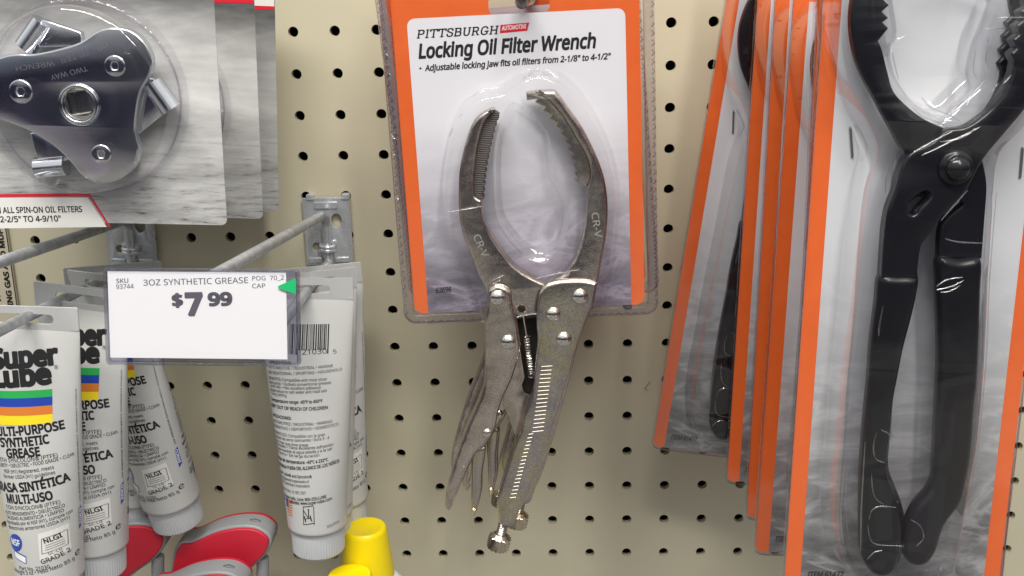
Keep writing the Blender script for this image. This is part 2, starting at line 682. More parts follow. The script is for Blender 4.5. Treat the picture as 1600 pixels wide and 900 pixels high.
wv.inputs['Distortion'].default_value = 1.5
LK(m, coords(m), wv.inputs['Vector'])
bump(m, wv.outputs['Fac'], .8, .0007)
M['bright'] = mat('polished rivet steel', (.72, .69, .64), .15, 1.0)
M['brass'] = mat('brassy knurled steel', (.60, .53, .40), .25, 1.0)
M['ribmetal'] = mat('worn rib steel', (.46, .42, .36), .5, 1.0)
M['stamp'] = mat('worn stamped metal', (.50, .47, .43), .5, .8)
M['chromestamp'] = mat('pressed chrome letters', (.40, .41, .43), .4, 1.0)
m = M['chrome'] = mat('mirror chrome', (.62, .64, .68), .07, 1.0)
rough_from(m, noise(m, 60, 5, .6), .03, .14)
bump(m, noise(m, 14, 2), .16, .001)
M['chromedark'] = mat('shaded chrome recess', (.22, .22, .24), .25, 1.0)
m = M['galv'] = mat('galvanised wire', (.50, .51, .52), .42, .6)
zz = noise(m, 160, 4)
setc(m, ramp(m, zz, [(.3, (.34, .36, .38)), (.7, (.53, .555, .58))]))
rough_from(m, noise(m, 300, 3), .32, .5)
M['steeldark2'] = mat('dark hook wire', (.16, .14, .13), .3, 1.0)
m = M['zinc'] = mat('bright zinc plate', (.58, .61, .65), .25, .65)
rough_from(m, noise(m, 120, 4), .16, .36)
bump(m, noise(m, 70, 3), .2, .0006)
m = M['blacksteel'] = mat('black oxide steel', (.007, .007, .009), .2, 0.0, .38)
bump(m, noise(m, 90, 3), .1, .0005)
rough_from(m, noise(m, 60, 4), .12, .3)
m = M['blackgrip'] = mat('black dipped grip', (.006, .006, .008), .28, 0.0, .3)
bump(m, noise(m, 40, 2), .2, .001)
m = M['tube'] = mat('pale grey tube plastic', (.455, .46, .455), .3)
bump(m, noise(m, 34, 3), .3, .0015)
m = M['crimp'] = mat('ribbed crimped tube end', (.42, .425, .43), .4)
wv = N(m, 'ShaderNodeTexWave', wave_type='BANDS', bands_direction='X')
wv.inputs['Scale'].default_value = 330
LK(m, coords(m), wv.inputs['Vector'])
bump(m, wv.outputs['Fac'], .5, .0003)
M['cap'] = mat('grey screw cap plastic', (.42, .435, .455), .42)
m = M['redrubber'] = mat('red rubber', (.46, .011, .03), .5)
bump(m, noise(m, 1200, 2), .25, .0002)
M['greyplastic'] = mat('grey moulded plastic', (.24, .255, .27), .38)
M['slot_shade'] = mat('dark slot shade', (.09, .092, .095), .4)  # shade of the slot opening, painted as a dark tone
M['yellow'] = mat('yellow cap plastic', (.74, .57, .0), .34)
bump(M['yellow'], noise(M['yellow'], 120, 3), .12, .0006)
M['whitepl'] = mat('white bottle plastic', (.72, .74, .77), .3)
M['strip'] = mat('beige printed strip', (.44, .395, .30), .5)
M['staple'] = mat('staple wire', (.25, .24, .23), .35, .9)


def clear(name, tint, refl, rough, bs, bd, bscale):
    m = bpy.data.materials.new(name)
    m.use_nodes = True
    nt = m.node_tree
    nt.nodes.remove(nt.nodes['Principled BSDF'])
    out = nt.nodes['Material Output']
    tr = N(m, 'ShaderNodeBsdfTransparent')
    tr.inputs[0].default_value = (*tint, 1)
    gl = N(m, 'ShaderNodeBsdfGlossy')
    gl.inputs['Roughness'].default_value = rough
    gl.inputs['Color'].default_value = (1, 1, 1, 1)
    lw = N(m, 'ShaderNodeLayerWeight')
    fr = N(m, 'ShaderNodeMath', operation='POWER')
    fr.inputs[1].default_value = 4.5
    LK(m, lw.outputs['Facing'], fr.inputs[0])
    fa = N(m, 'ShaderNodeMath', operation='ADD')
    fa.inputs[1].default_value = .045
    LK(m, fr.outputs[0], fa.inputs[0])
    b = N(m, 'ShaderNodeBump')
    b.inputs['Strength'].default_value = bs
    b.inputs['Distance'].default_value = bd
    LK(m, noise(m, bscale, 3), b.inputs['Height'])
    LK(m, b.outputs[0], gl.inputs['Normal'])
    mu = N(m, 'ShaderNodeMath', operation='MULTIPLY')
    mu.use_clamp = True
    mu.inputs[1].default_value = refl * .7
    LK(m, fa.outputs[0], mu.inputs[0])
    mx = N(m, 'ShaderNodeMixShader')
    LK(m, mu.outputs[0], mx.inputs[0]); LK(m, tr.outputs[0], mx.inputs[1]); LK(m, gl.outputs[0], mx.inputs[2])
    LK(m, mx.outputs[0], out.inputs[0])
    return m


M['clear'] = clear('clear blister plastic', (.97, .97, .975), 1.5, .06, .22, .003, 16)
M['clearwall'] = clear('clear blister wall', (.94, .94, .95), 1.6, .05, .2, .003, 22)
M['glint_crease'] = clear('plastic crease', (.93, .93, .95), 4.5, .12, .1, .001, 60)  # boosted reflection so that the added ridges read as glints
M['clearrim'] = clear('violet tinged plastic rim', (.80, .77, .84), 1.8, .12, .8, .002, 160)
M['sleeve'] = clear('clear sign holder plastic', (.86, .86, .91), 1.5, .08, .2, .001, 60)

# ================================================================== SETTING: pegboard
PITCH = 25.4 * MM
g = G()
NS = 16
C0, C1, R0, R1 = -20, 26, -8, 20
for c in range(C0, C1):
    for rr in range(R0, R1):
        x, z = c * PITCH + (0.0048 if c >= 16 else 0), -rr * PITCH
        hw = PITCH / 2
        vs = []
        for k in range(NS):
            a = 2 * math.pi * (k + .5) / NS
            ca, sa = math.cos(a), math.sin(a)
            vs.append((x + 3.2 * MM * ca, 0, z + 3.2 * MM * sa))
        for k in range(NS):
            a = 2 * math.pi * (k + .5) / NS
            ca, sa = math.cos(a), math.sin(a)
            q = hw / max(abs(ca), abs(sa))
            xx, zz_ = x + q * ca, z + q * sa
            vs.append((xx, 0, zz_))
        for k in range(NS):
            vs.append((vs[k][0], 5 * MM, vs[k][2]))
        for s1 in (-1, 1):
            for s2 in (-1, 1):
                vs.append((x + s1 * hw, 0, z + s2 * hw))
        fs = []
        for k in range(NS):
            j = (k + 1) % NS
            fs.append((k, j, NS + j, NS + k)[::-1])
            fs.append((k, j, 2 * NS + j, 2 * NS + k))
        for ci, (s1, s2) in enumerate(((-1, -1), (-1, 1), (1, -1), (1, 1))):
            ang = math.degrees(math.atan2(s2, s1)) % 360
            k = int((ang / 360 * NS) - .5) % NS
            j = (k + 1) % NS
            fs.append((NS + k, 3 * NS + ci, NS + j))
        g.add(vs, fs)
pb = g.build('pegboard', M['board'], None, None)
tag(pb, kind='structure')
x0, x1, z0, z1 = (C0 - 1) * PITCH, (C1 + 1) * PITCH, -(R1 + 1) * PITCH, -(R0 - 1) * PITCH
bw = mesh('hole_shade_sheet', [(x0, .03, z0), (x1, .03, z0), (x1, .03, z1), (x0, .03, z1)], [(0, 1, 2, 3)], M['dark'])  # dark sheet behind the holes, their shade put into its colour
tag(bw, kind='structure')

# ================================================================== LOCKING WRENCH PACKAGES
fw_ = F((648, 487), 104, up=(610, 0))
f = fw_
wp = empty('wrench_package', f.M, 'frontmost blister pack with a locking pliers-style oil filter wrench on an orange and white card', 'blister pack', 'locking wrench packs on the middle hook')
xr = f.L(1007, 464)[0]
zt = f.L(606, -75)[1]
HOLE = rrect(*f.L(764, 24), *f.L(858, -12), 3.4 * MM)
g = G().prism([rrect(0, -1 * MM, xr, zt, 5 * MM), HOLE], -.6, 0)
g.m = [1 if len(q) == 4 else 0 for q in g.f]
card = g.build('card', [M['orange'], M['cardedge']], wp, 20)
pan = f.P([(669.5, 485), (984, 461), (979, 11), (635, 31)])
xi0, xi1 = (pan[0][0] + pan[3][0]) / 2, (pan[1][0] + pan[2][0]) / 2
ztop = (pan[2][1] + pan[3][1]) / 2
pl = rrect(xi0, -.9 * MM, xi1, ztop, 4 * MM)
pl = [(x, max(z, -.9 * MM)) for x, z in pl]
pl = [p for p in pl if p[1] > 4 * MM] + [(xi0, -.9 * MM), (xi1, -.9 * MM)]
pl = sorted(pl, key=lambda p: math.atan2(p[1] - ztop / 2, p[0] - (xi0 + xi1) / 2))
HB = [(x, z) for x, z in offset(ccw(HOLE), -1.2 * MM)]
G().prism([pl], .02, .12).build('printed_panel', M['wcard'], card, None)
put('lettering', card, M['ink'],
    slab(f, 'PITTSBURGH', (651, 60), (779, 53), 12.5) +
    [T(f, 'Locking Oil Filter Wrench', (654, 91), (932, 74), 21.5, 0, .034, .2),
     T(f, '•', (655.5, 110.5), (659, 110.3), 7, 0, .02),
     T(f, 'Adjustable locking jaw fits oil filters from 2-1/8" to 4-1/2"', (664, 111), (955, 92), 9, 0, .03, .2),
     T(f, '63696', (681, 458), (706, 456), 8, 0, .03, .2)], .2)
put('logo_plate', card, M['red'], [poly(f, [(781, 52), (824, 48), (827, 35), (782, 39)])], .2)
put('logo_lettering', card, M['pinkw'], [T(f, 'AUTOMOTIVE', (784, 47.5), (823, 44), 6.5, 0, .02, .2)], .28)

# --- clear shell: flange with crimped rim and the raised bubble round the jaws
fl = rrect(*f.L(633, 505), *f.L(1020, -85), 7 * MM)
OUT = [(757, 502), (751, 468), (735, 430), (712, 380), (700, 320), (702, 262), (714, 208), (733, 172), (757, 156), (782, 152), (804, 140), (823, 128), (842, 123), (868, 130),
       (895, 152), (922, 192), (944, 242), (955, 290), (956, 340), (948, 420), (934, 487)]
INN = [(797, 160), (787, 172), (773, 207), (767, 253), (768, 307), (772, 340), (784, 365), (807, 393), (830, 407), (853, 408), (877, 393), (890, 367), (894, 333), (888, 302), (874, 274),
       (867, 238), (860, 208), (843, 184), (822, 168), (808, 160)]
outl = f.P(spline([(p if 0 < i < len(OUT) - 1 else (*p, 1)) for i, p in enumerate(OUT)], 4), 16)
innl = f.P(spline(INN, 4), 16)
shell = G().layers([fl, offset(ccw(outl), -4.5 * MM)], [(0, .7), (.01, .9)], cap0=False).build('blister', M['clear'], wp, 30)
G().layers([ccw(outl), innl], [(-4.5, 1.0), (-3.2, 3), (-1.6, 13), (-1.0, 15), (.3, 16)], cap0=False).build('bubble', M['clearwall'], shell, 40)
G().layers([offset(ccw(innl), .3 * MM)], [(0, 15.5), (1.2, 14.6), (2.2, 8), (4.2, 6.5)], cap0=False).build('inner_tray', M['clear'], shell, 40)
rim = G()
rim.layers([offset(ccw(fl), -.5 * MM), offset(ccw(fl), 5.2 * MM)], [(0, -4), (.3, 1.5), (.8, 2.6), (1.6, 2.8)], cap0=False)
rim.build('crimped_rim', M['clearrim'], shell, 40)
cr_ = G()
for side, steps in ((0, 38), (1, 38)):
    for k in range(steps):
        t = k / steps
        x = fl[0][0] + 7 * MM if 0 else (min(p[0] for p in fl) + 1.2 * MM if side == 0 else max(p[0] for p in fl) - 1.6 * MM)
        za, zb = min(p[1] for p in fl) + 6 * MM, max(p[1] for p in fl) - 6 * MM
        z = za + (zb - za) * t
        l = (zb - za) / steps * .62
        q = random.uniform(-.3, .3) * MM
        cr_.tube([(x + q, -2.6 * MM, z), (x + 1.3 * MM + q, -3.4 * MM, z + l * .5), (x + .3 * MM, -2.7 * MM, z + l)], .45 * MM, 5)
for k in range(30):
    x = min(p[0] for p in fl) + 6 * MM + k * (max(p[0] for p in fl) - min(p[0] for p in fl) - 12 * MM) / 30
    z = min(p[1] for p in fl) + 1.2 * MM
    cr_.tube([(x, -2.6 * MM, z), (x + 1.5 * MM, -3.2 * MM, z + .8 * MM), (x + 3 * MM, -2.7 * MM, z + random.uniform(0, .6) * MM)], .4 * MM, 5)
cr_.build('crimp_marks', M['clearrim'], shell, 40)

def glint_creases(f, lines, h, r, parent):  # thin ridges added along blister edges and glints to draw bright streaks
    for ln in lines:
        g = G()
        p = f.P(spline(ln, 5, False), h)
        n = len(p)
        g.tube([(x, -h * MM, z) for x, z in p], [r * MM * (.35 + .65 * math.sin(math.pi * (i + .3) / n)) for i in range(n)], 8)
        g.build('glint_crease', M['glint_crease'], parent, 60)


glint_creases(f, [[(752, 503), (770, 502), (838, 490), (880, 487), (932, 484)], [(700, 331), (728, 327), (755, 322)], [(764, 441), (776, 435), (787, 431)], [(770, 443), (782, 438)],
            [(735, 152), (748, 145), (760, 143)], [(785, 360), (800, 380), (818, 396)], [(826, 404), (845, 411), (860, 407), (866, 398)], [(880, 398), (890, 388)], [(884, 424), (892, 416), (898, 406)],
            [(836, 436), (858, 430), (885, 425), (905, 421)], [(855, 443), (870, 428), (878, 420)], [(708, 200), (702, 214)], [(716, 184), (722, 178)], [(826, 127), (838, 120), (850, 121)]], 15.6, .34, shell)

# --- the wrench
H = 14.5
wr_l = [(762, 173), (772, 172), (758, 190), (747, 225), (741, 275), (742, 307, 1), (753, 314, 1), (754, 337), (767, 367), (787, 397), (805, 418), (830, 434), (853, 444, 1), (841, 464), (838, 493, 1), (806, 493, 1),
        (760, 500, 1), (759, 456), (747, 430), (737, 403), (723, 367), (717, 337), (716, 307), (718, 263), (729, 217), (741, 188)]
g = G().prism([f.P(spline(wr_l, 4), H), [p for p in circ(*f.L(815, 483.5, H), 2.1 * MM, 14)]], 5, H, 1.7, 4)
body = g.build('locking_wrench', M['steel'], wp, 40)
body['label'] = 'grey speckled locking wrench with two curved jaws'
teeth = [(772, 173), (780, 178)]
for k in range(13):
    t = k / 12
    x = 777 - 22.5 * math.sin(t * 1.45) ** .9
    y = 186 + (309 - 186) * t
    teeth += [(x + 2.2, y), (x - 1.6, y + 4.5)]
teeth += [(753, 313), (741, 311), (738, 280), (743, 230), (756, 190)]
G().prism([f.P(teeth, 12)], 5, 12, .25, 1).build('toothed_face', M['steeldark'], body, 30)
wr_r = [(836, 143, 1), (862, 142), (871, 146), (887, 168), (910, 200), (929, 237), (943, 273), (949, 307), (950, 337), (947, 372), (940, 410), (934, 446, 1), (850, 452, 1), (852, 443, 1), (885, 428), (890, 418), (902, 397), (910, 373),
        (915, 347), (917, 320), (917, 294, 1), (921, 281), (922, 266), (916, 243), (900, 216), (880, 183), (857, 157)]
G().prism([f.P(spline(wr_r, 4), H)], 5, H, 1.9, 4).build('jaw', M['steel'], body, 40)
tr_ = [(822, 145), (838, 143), (858, 156), (881, 182), (901, 216), (917, 243), (923, 268), (921, 283), (915, 292), (908, 288)]
for k in range(11):
    t = k / 10
    y = 283 - (283 - 160) * t
    x = 900 - 62 * (t ** 1.9)
    tr_ += [(x - 1.8, y), (x + 2.2, y - 5.5)]
tr_ += [(823, 157)]
G().prism([f.P(tr_, 12.5)], 5, 12.5, .5, 2).build('toothed_face', M['steel2'], body, 30)
link = [(800, 500), (810, 520), (815, 560), (820, 590), (815.5, 602), (819, 613), (829, 618), (822, 645), (806, 683), (800, 668), (792, 645), (785, 634), (788, 600), (795, 560)]
G().prism([f.P(link, 10)], 6, 10, .4, 2).build('toggle_link', M['steel'], body, 40)
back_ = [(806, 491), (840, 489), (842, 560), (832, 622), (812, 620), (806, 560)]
G().prism([f.P(back_, 5)], 3, 5).build('channel_shade', M['dark'], body, None)  # black plate paints the shade between the handles
lh = [(762, 456), (769, 448), (778, 445), (791, 449), (799, 458), (801, 476), (807, 495), (811, 520), (813, 545), (807, 571), (798, 598), (787, 621), (778, 648), (772.5, 675), (757, 699), (742, 712), (721, 757), (705, 795), (699, 799), (695, 793),
      (697, 768), (706, 735), (724, 681), (744, 634), (754, 607), (757, 576), (757, 531), (756, 502), (760, 480)]
G().prism([f.P(spline(lh, 4), 17)], 8, 17, 2.6, 5).build('handle', M['steel'], body, 50)
lv = [(738, 709), (736.5, 750), (736, 782), (736.5, 803), (740, 808), (747, 792), (753, 768), (754, 741), (758, 700)]
G().prism([f.P(spline(lv, 4), 13)], 7, 13, 1.8, 4).build('release_lever', M['steel2'], body, 50)
g = G()
for a_, b_ in (((701, 798), (704, 789)), ((739, 807), (742, 797))):
    (xa, za), (xb, zb) = f.L(*a_, 15), f.L(*b_, 15)
    g.tube([(xa, -13 * MM, za), (xb, -14.2 * MM, zb)], [.9 * MM, 1.3 * MM], 8)
g.build('handle_tip', M['bright'], body, 50)
rh = [(841, 463), (846, 452), (853, 445), (864, 441), (882, 438), (909, 437.5), (934, 442, 1), (928, 475), (922, 489), (907, 527), (892, 575), (876, 627), (857, 686), (841, 732), (823, 779), (812, 800), (803, 821), (792, 824), (780, 818), (778, 800), (776, 785),
      (785, 755), (797, 716), (808, 684), (815, 668), (820, 645), (830, 618), (834, 598), (836, 575), (838, 553), (840, 531), (838, 510), (838, 493)]
G().prism([f.P(spline(rh, 4), 18)], 7, 18, 2.0, 4).build('handle', M['steel2'], body, 50)
g = G()
for k in range(17):
    t = k / 16
    (xa, za), (xb, zb) = f.L(846 - 14 * t, 573 + 102 * t, 18), f.L(863 - 14 * t, 572 + 101 * t, 18)
    g.tube([(xa, -17.82 * MM, za), (xb, -17.82 * MM, zb)], .36 * MM, 6)
for k in range(18):
    t = k / 17
    (xa, za), (xb, zb) = f.L(826 - 29 * t, 679 + 99 * t, 18), f.L(833 - 27 * t, 678 + 99 * t, 18)
    g.tube([(xa, -17.75 * MM, za), (xb, -17.8 * MM, zb)], .42 * MM, 6)
g.build('grip_ribs', M['ribmetal'], body, 50)
g = G()
for k in range(26):
    t = k / 25
    cx, cy = 752 - 40 * t, 628 + 112 * t
    (xa, za), (xb, zb) = f.L(cx - 1, cy - 1, 16.5), f.L(cx + 8, cy + 2.5, 17)
    g.tube([(xa, -15.6 * MM, za), (xb, -16.75 * MM, zb)], .3 * MM, 6)
g.build('grip_ribs', M['steel'], body, 50)
for cx, cy, rr, hh in ((777.5, 465, 12.3, 17), (906.5, 463, 12.3, 18), (864.5, 491, 11.3, 18), (794, 534.5, 11.8, 17), (881, 530, 12.3, 18), (761, 676.5, 7.2, 17)):
    x, z = f.L(cx, cy, hh)
    R = f.D(rr, hh, (cx, cy))
    prof = [(R, -1 * MM)] + [(R * math.cos(a), .62 * R * math.sin(a)) for a in [math.pi / 2 * k / 8 for k in range(9)]]
    prof[-1] = (0.0, .62 * R)
    G().lathe(prof, (x, -hh * MM, z), (0, -1, 0), 24).build('rivet', M['bright'], body, 60)
g = G()
a_, b_ = Vector((*f.L(816.7, 488, 13),)), Vector((*f.L(822.7, 527, 13),))
c_ = Vector((*f.L(831, 590, 13),))
g.tube([(a_.x, -14 * MM, a_.y), (b_.x, -12 * MM, b_.y)], .45 * MM, 6)
pts = []
dirv = (c_ - b_)
perp = Vector((-dirv.y, dirv.x)).normalized()
for k in range(15 * 12 + 1):
    t = k / (15 * 12)
    an = 2 * math.pi * k / 12
    q = b_ + dirv * t + perp * 1.75 * MM * math.cos(an)
    pts.append((q.x, (-12 + 1.75 * math.sin(an)) * MM, q.y))
g.tube(pts, .48 * MM, 5)
g.build('spring', M['bright'], body, 60)
# screw with knurled knob
s0, s1, s2, s3 = [Vector((p[0], -10 * MM, p[1])) for p in f.P([(789, 808), (784, 830), (782.5, 836), (777.5, 856)], 10)]
ax = (s3 - s0).normalized()
g = G()
prof = []
Ls = (s1 - s0).length + 3 * MM
for k in range(19):
    prof.append(((3.0 if k % 2 else 2.5) * MM, Ls * k / 18))
g.lathe(prof, s0, ax, 20)
sc_ = g.build('adjusting_screw', M['steel2'], body, 50)
g = G()
Lk = (s3 - s2).length
R = 6.4 * MM
nA, nB = 30, 7
prof = [(2.5 * MM, -1 * MM), (R * .6, -1 * MM), (R * .88, .6 * MM)] + [(R * (1 - .06 * ((k / nB - .4) * 1.6) ** 2), 1 * MM + (Lk - 1 * MM) * k / nB) for k in range(nB + 1)] + [(R * .6, Lk + 1.0 * MM), (0, Lk + 1.3 * MM)]
b0 = len(g.v)
g.lathe(prof, s2, ax, nA)
cx_ = Vector(s2)
for i in range(3, 3 + nB + 1):
    for k in range(nA):
        vi = b0 + i * nA + k
        p = Vector(g.v[vi]) - cx_
        al = ax * p.dot(ax)
        rad = p - al
        g.v[vi] = tuple(cx_ + al + rad * (1.06 if (i + k) % 2 else .88))
g.build('knob', M['brass'], sc_, 20)
for p0_, p1_ in (((739, 369), (754, 403)), ((924, 333), (930, 372))):
    put('stamped_lettering', body, M['stamp'], [T(f, 'CR-V', p0_, p1_, 11, H, .012)], H + .04)

# copies hanging behind on the same hook
for o_, dd, up_, lab in (((664, 470), 80, (604, 0), 'second locking wrench pack hanging right behind the front one, mostly hidden'),
                         ((654, 447), 54, (608, 0), 'rearmost locking wrench pack of the middle hook, its handle tips peeking out below')):
    ff = F(o_, dd, up=up_)
    c = copy_tree(wp)
    c.matrix_world = ff.M
    c['label'] = lab

# hook of the middle packs
g = G()
A, B = W(836, -22, 2), W(815, 4, 128)
A, B = Vector(A), Vector(B)
T1 = B + Vector((0, -.004, .004)); T2 = B + Vector((0, -.006, .016))
g.tube([A, A.lerp(B, .5), B, T1, T2], 3.2 * MM, 12)
o = g.build('peg_hook', M['steeldark2'], None, 50)
tag(o, 'dark wire hook poking through the slot of the middle orange wrench card', 'hook')

# ================================================================== BLACK PLIERS PACKAGES
fp = F((1225, 921), 228, up=(1288, 0), pitch=3)
f = fp
pp = empty('pliers_package', f.M, 'frontmost blister pack with large black oil filter pliers on an orange edged card', 'blister pack', 'black pliers packs on the right hook')
xr = f.L(1561, 905)[0]
zt = f.L(1300, -170)[1]
ow = 24.5 / 336 * xr
g = G().prism([rrect(0, 0, xr, zt, 4 * MM)], -.6, 0)
g.m = [1 if len(q) == 4 else 0 for q in g.f]
card = g.build('card', [M['orange'], M['cardedge']], pp, 20)
G().prism([[(ow, .15 * MM), (xr - ow, .15 * MM), (xr - ow, zt - 20 * MM), (ow, zt - 20 * MM)]], .02, .12).build('printed_panel', M['pcard'], card, None)
put('lettering', card, M['ink'], [T(f, 'ITEM 61477', (1261, 902), (1318, 902), 9, 0, .02, .2)], .2)
for a_, b_ in (((1328, 199), (1331, 246)), ((1597, 231), (1593, 278))):
    (xa, za), (xb, zb) = f.L(*a_), f.L(*b_)
    g = G().tube([(xa, .2 * MM, za), (xa, -.7 * MM, za - .3 * MM), (xb, -.7 * MM, zb + .3 * MM), (xb, .2 * MM, zb)], .5 * MM, 6)
    g.build('staple', M['staple'], pp, 40)
HP = 15
pl_l = [(1482, 203, 1), (1447, 187), (1420, 167), (1398, 143), (1388, 110), (1380, 78), (1374, 64, 1), (1390, 44, 1), (1381, 35, 1), (1390, 28, 1), (1380, 18, 1), (1391, 8, 1), (1381, -2, 1), (1392, -12, 1), (1383, -22, 1), (1394, -32, 1), (1388, -48), (1372, -64), (1352, -54), (1338, -20), (1331, 20), (1333, 62),
        (1344, 107), (1368, 153), (1393, 200), (1418, 240), (1462, 258), (1508, 320, 1), (1474, 351), (1468, 405, 1), (1536, 405, 1), (1541, 340), (1544, 290), (1538, 253, 1)]
pl_body = G().prism([f.P(spline(pl_l, 4), HP)], 9, HP - 1, .9, 3).build('oil_filter_pliers', M['blacksteel'], pp, 45)
pl_body['label'] = 'black steel pliers with two toothed jaws and dipped grips'
pl_r = [(1480, 203), (1513, 197), (1547, 173), (1570, 143), (1583, 113), (1586, 96, 1), (1580, 84, 1), (1590, 74, 1), (1583, 62, 1), (1594, 52, 1), (1588, 40, 1), (1600, 30, 1), (1594, 18, 1), (1606, 8, 1), (1602, -20), (1610, -42), (1630, -50), (1648, -20), (1655, 30), (1648, 90), (1625, 140), (1600, 174), (1567, 213), (1537, 250),
        (1510, 300), (1479, 333), (1454, 365), (1440, 387), (1435, 422), (1436, 436, 1), (1378, 436, 1), (1381, 387), (1387, 333), (1400, 296), (1411, 256), (1427, 237), (1460, 221)]
slot = [(1424, 335), (1419, 328), (1421, 318), (1432, 308), (1446, 299), (1455, 304), (1450, 313), (1438, 325), (1432, 334)]
G().prism([f.P(spline(pl_r, 4), HP + 4), f.P(spline(slot, 3), HP + 4)], HP - 3, HP + 4, 1.4, 4).build('jaw', M['blacksteel'], pl_body, 45)
gl_ = [(1378, 434), (1407, 431), (1437, 434), (1436, 460), (1429, 493), (1415, 547), (1406, 593), (1399, 630), (1394, 680), (1388, 736), (1397, 768), (1408, 800), (1413, 836), (1408, 872), (1400, 896), (1384, 905), (1366, 900), (1353, 880), (1348, 850), (1347, 800), (1348, 745), (1353, 669), (1360, 598), (1364, 540), (1372, 476)]
G().prism([f.P(spline(gl_, 4), HP + 5)], 10, HP + 5, 4, 6, 3).build('grip', M['blackgrip'], pl_body, 60)
gr_ = [(1469, 404), (1503, 406), (1536, 406), (1536, 458), (1534, 529), (1531, 600), (1527, 633), (1522, 704), (1513, 758), (1504, 790), (1479, 825), (1466, 864), (1452, 884), (1433, 888), (1418, 877), (1414, 850), (1419, 822), (1433, 793), (1458, 761), (1463, 715), (1466, 651), (1470, 580), (1470, 529), (1468, 450)]
G().prism([f.P(spline(gr_, 4), HP + 2)], 7, HP + 2, 4, 6, 3).build('grip', M['blackgrip'], pl_body, 60)
x, z = f.L(1493, 262, HP + 4)
R = f.D(28, HP + 4, (1493, 262))
g = G()
g.lathe([(R, -2 * MM), (R, .8 * MM), (R * .92, 1.6 * MM), (R * .78, 1.7 * MM), (R * .72, 2.2 * MM)] + [(R * .7 * math.cos(a), 2.4 * MM + R * .5 * math.sin(a)) for a in [math.pi / 2 * k / 6 for k in range(6)]] + [(0, 2.4 * MM + R * .5)], (x, -(HP + 4) * MM, z), (0, -1, 0), 32)
g.build('pivot_bolt', M['blacksteel'], pl_body, 50)
OUTP = [(1335, 900, 1), (1320, 880), (1313, 840), (1313, 780), (1322, 690), (1330, 600), (1342, 500), (1352, 400), (1364, 300), (1378, 248), (1376, 225), (1358, 180), (1334, 130), (1322, 75), (1318, 0), (1330, -60), (1370, -95), (1480, -110), (1610, -95), (1668, -40), (1675, 40), (1655, 120), (1610, 190), (1566, 240), (1556, 290), (1553, 351),
        (1547, 440), (1545, 493), (1540, 582), (1530, 690), (1518, 760), (1503, 850), (1494, 900, 1), (1470, 910, 1), (1350, 912, 1)]
INNP = [(1402, -40), (1405, 50), (1395, 72), (1396, 95), (1404, 123), (1427, 157), (1457, 177), (1484, 179), (1513, 152), (1541, 124), (1538, 95), (1547, 53), (1562, 20), (1575, -40), (1490, -75)]
outl = f.P(spline(OUTP, 4), 22)
innl = f.P(spline(INNP, 4), 22)
flp = rrect(-.8 * MM, -1.5 * MM, xr + .8 * MM, zt + 2 * MM, 5 * MM)
sh = G().layers([flp, offset(ccw(outl), -3 * MM)], [(0, .7), (.01, .9)], cap0=False).build('blister', M['clear'], pp, 30)
G().layers([ccw(outl), innl], [(-3.0, 1.0), (-2.2, 4), (-.6, 17), (.4, 20.6), (1.8, 22)], cap0=False).build('bubble', M['clearwall'], sh, 45)
G().layers([offset(ccw(innl), -1.8 * MM)], [(0, 22), (1.2, 20), (2.6, 10), (5, 8)], cap0=False).build('inner_tray', M['clear'], sh, 45)
G().layers([offset(ccw(flp), -.4 * MM), offset(ccw(flp), .6 * MM)], [(0, -1.8), (.1, .6), (.3, 1.0)], cap0=False).build('edge_rim', M['clearrim'], sh, 30)

glint_creases(f, [[(1427, 238), (1455, 222), (1487, 206)], [(1440, 243), (1478, 225), (1532, 198)], [(1470, 222), (1500, 216), (1518, 207)], [(1440, 152), (1455, 168), (1483, 179), (1500, 190)], [(1394, 72), (1400, 63), (1412, 57)],
            [(1404, 125), (1398, 100), (1394, 80)], [(1400, 250), (1394, 268), (1392, 290)], [(1355, 874), (1366, 863), (1378, 860)], [(1356, 820), (1360, 842), (1372, 851), (1412, 853)], [(1358, 812), (1362, 798), (1376, 791), (1400, 793)],
            [(1370, 675), (1365, 695), (1368, 716), (1382, 723)], [(1376, 671), (1388, 678), (1393, 688)], [(1362, 740), (1363, 760), (1368, 778), (1380, 788)], [(1423, 812), (1438, 822), (1443, 840), (1432, 853)],
            [(1463, 448), (1480, 437), (1504, 433)], [(1464, 453), (1488, 447), (1506, 438)], [(1470, 457), (1484, 455), (1500, 446)], [(1477, 373), (1497, 378), (1535, 380)], [(1380, 478), (1374, 510), (1373, 525)],
            [(1557, 300), (1546, 440), (1541, 560), (1528, 700), (1514, 790)], [(1352, 690), (1346, 790), (1345, 860)], [(1512, 297), (1490, 322), (1470, 345)], [(1487, 178), (1515, 152), (1540, 125)], [(1545, 60), (1540, 92), (1546, 110)], [(1560, 28), (1600, 27)],
            [(1568, 130), (1580, 118)], [(1320, 722), (1314, 800), (1318, 850)]], 22.2, .33, sh)

for o_, dd, up_, pt, yw, lab in (
        ((1239, 912), 212, (1277, 0), 3, 0, 'black pliers pack directly behind the frontmost one, only its clear edge showing'),
        ((1180, 862), 150, (1241, 0), 3, 0, 'black pliers pack third from the front, its orange edge ending lowest among the narrow strips'),
        ((1167, 808), 112, (1212, 0), 2, 0, 'black pliers pack fourth from the front, a thin orange strip between two others'),
        ((1136, 752), 78, (1184, 0), 2, 0, 'black pliers pack second from the board, overlapping the tilted one'),
        ((1020, 697), 44, (1135, 0), 0, 0, 'rearmost black pliers pack tilted sideways against the pegboard, with half its front visible')):
    ff = F(o_, dd, up=up_, pitch=pt, yaw=yw)
    c = copy_tree(pp)
    c.matrix_world = ff.M
    c['label'] = lab

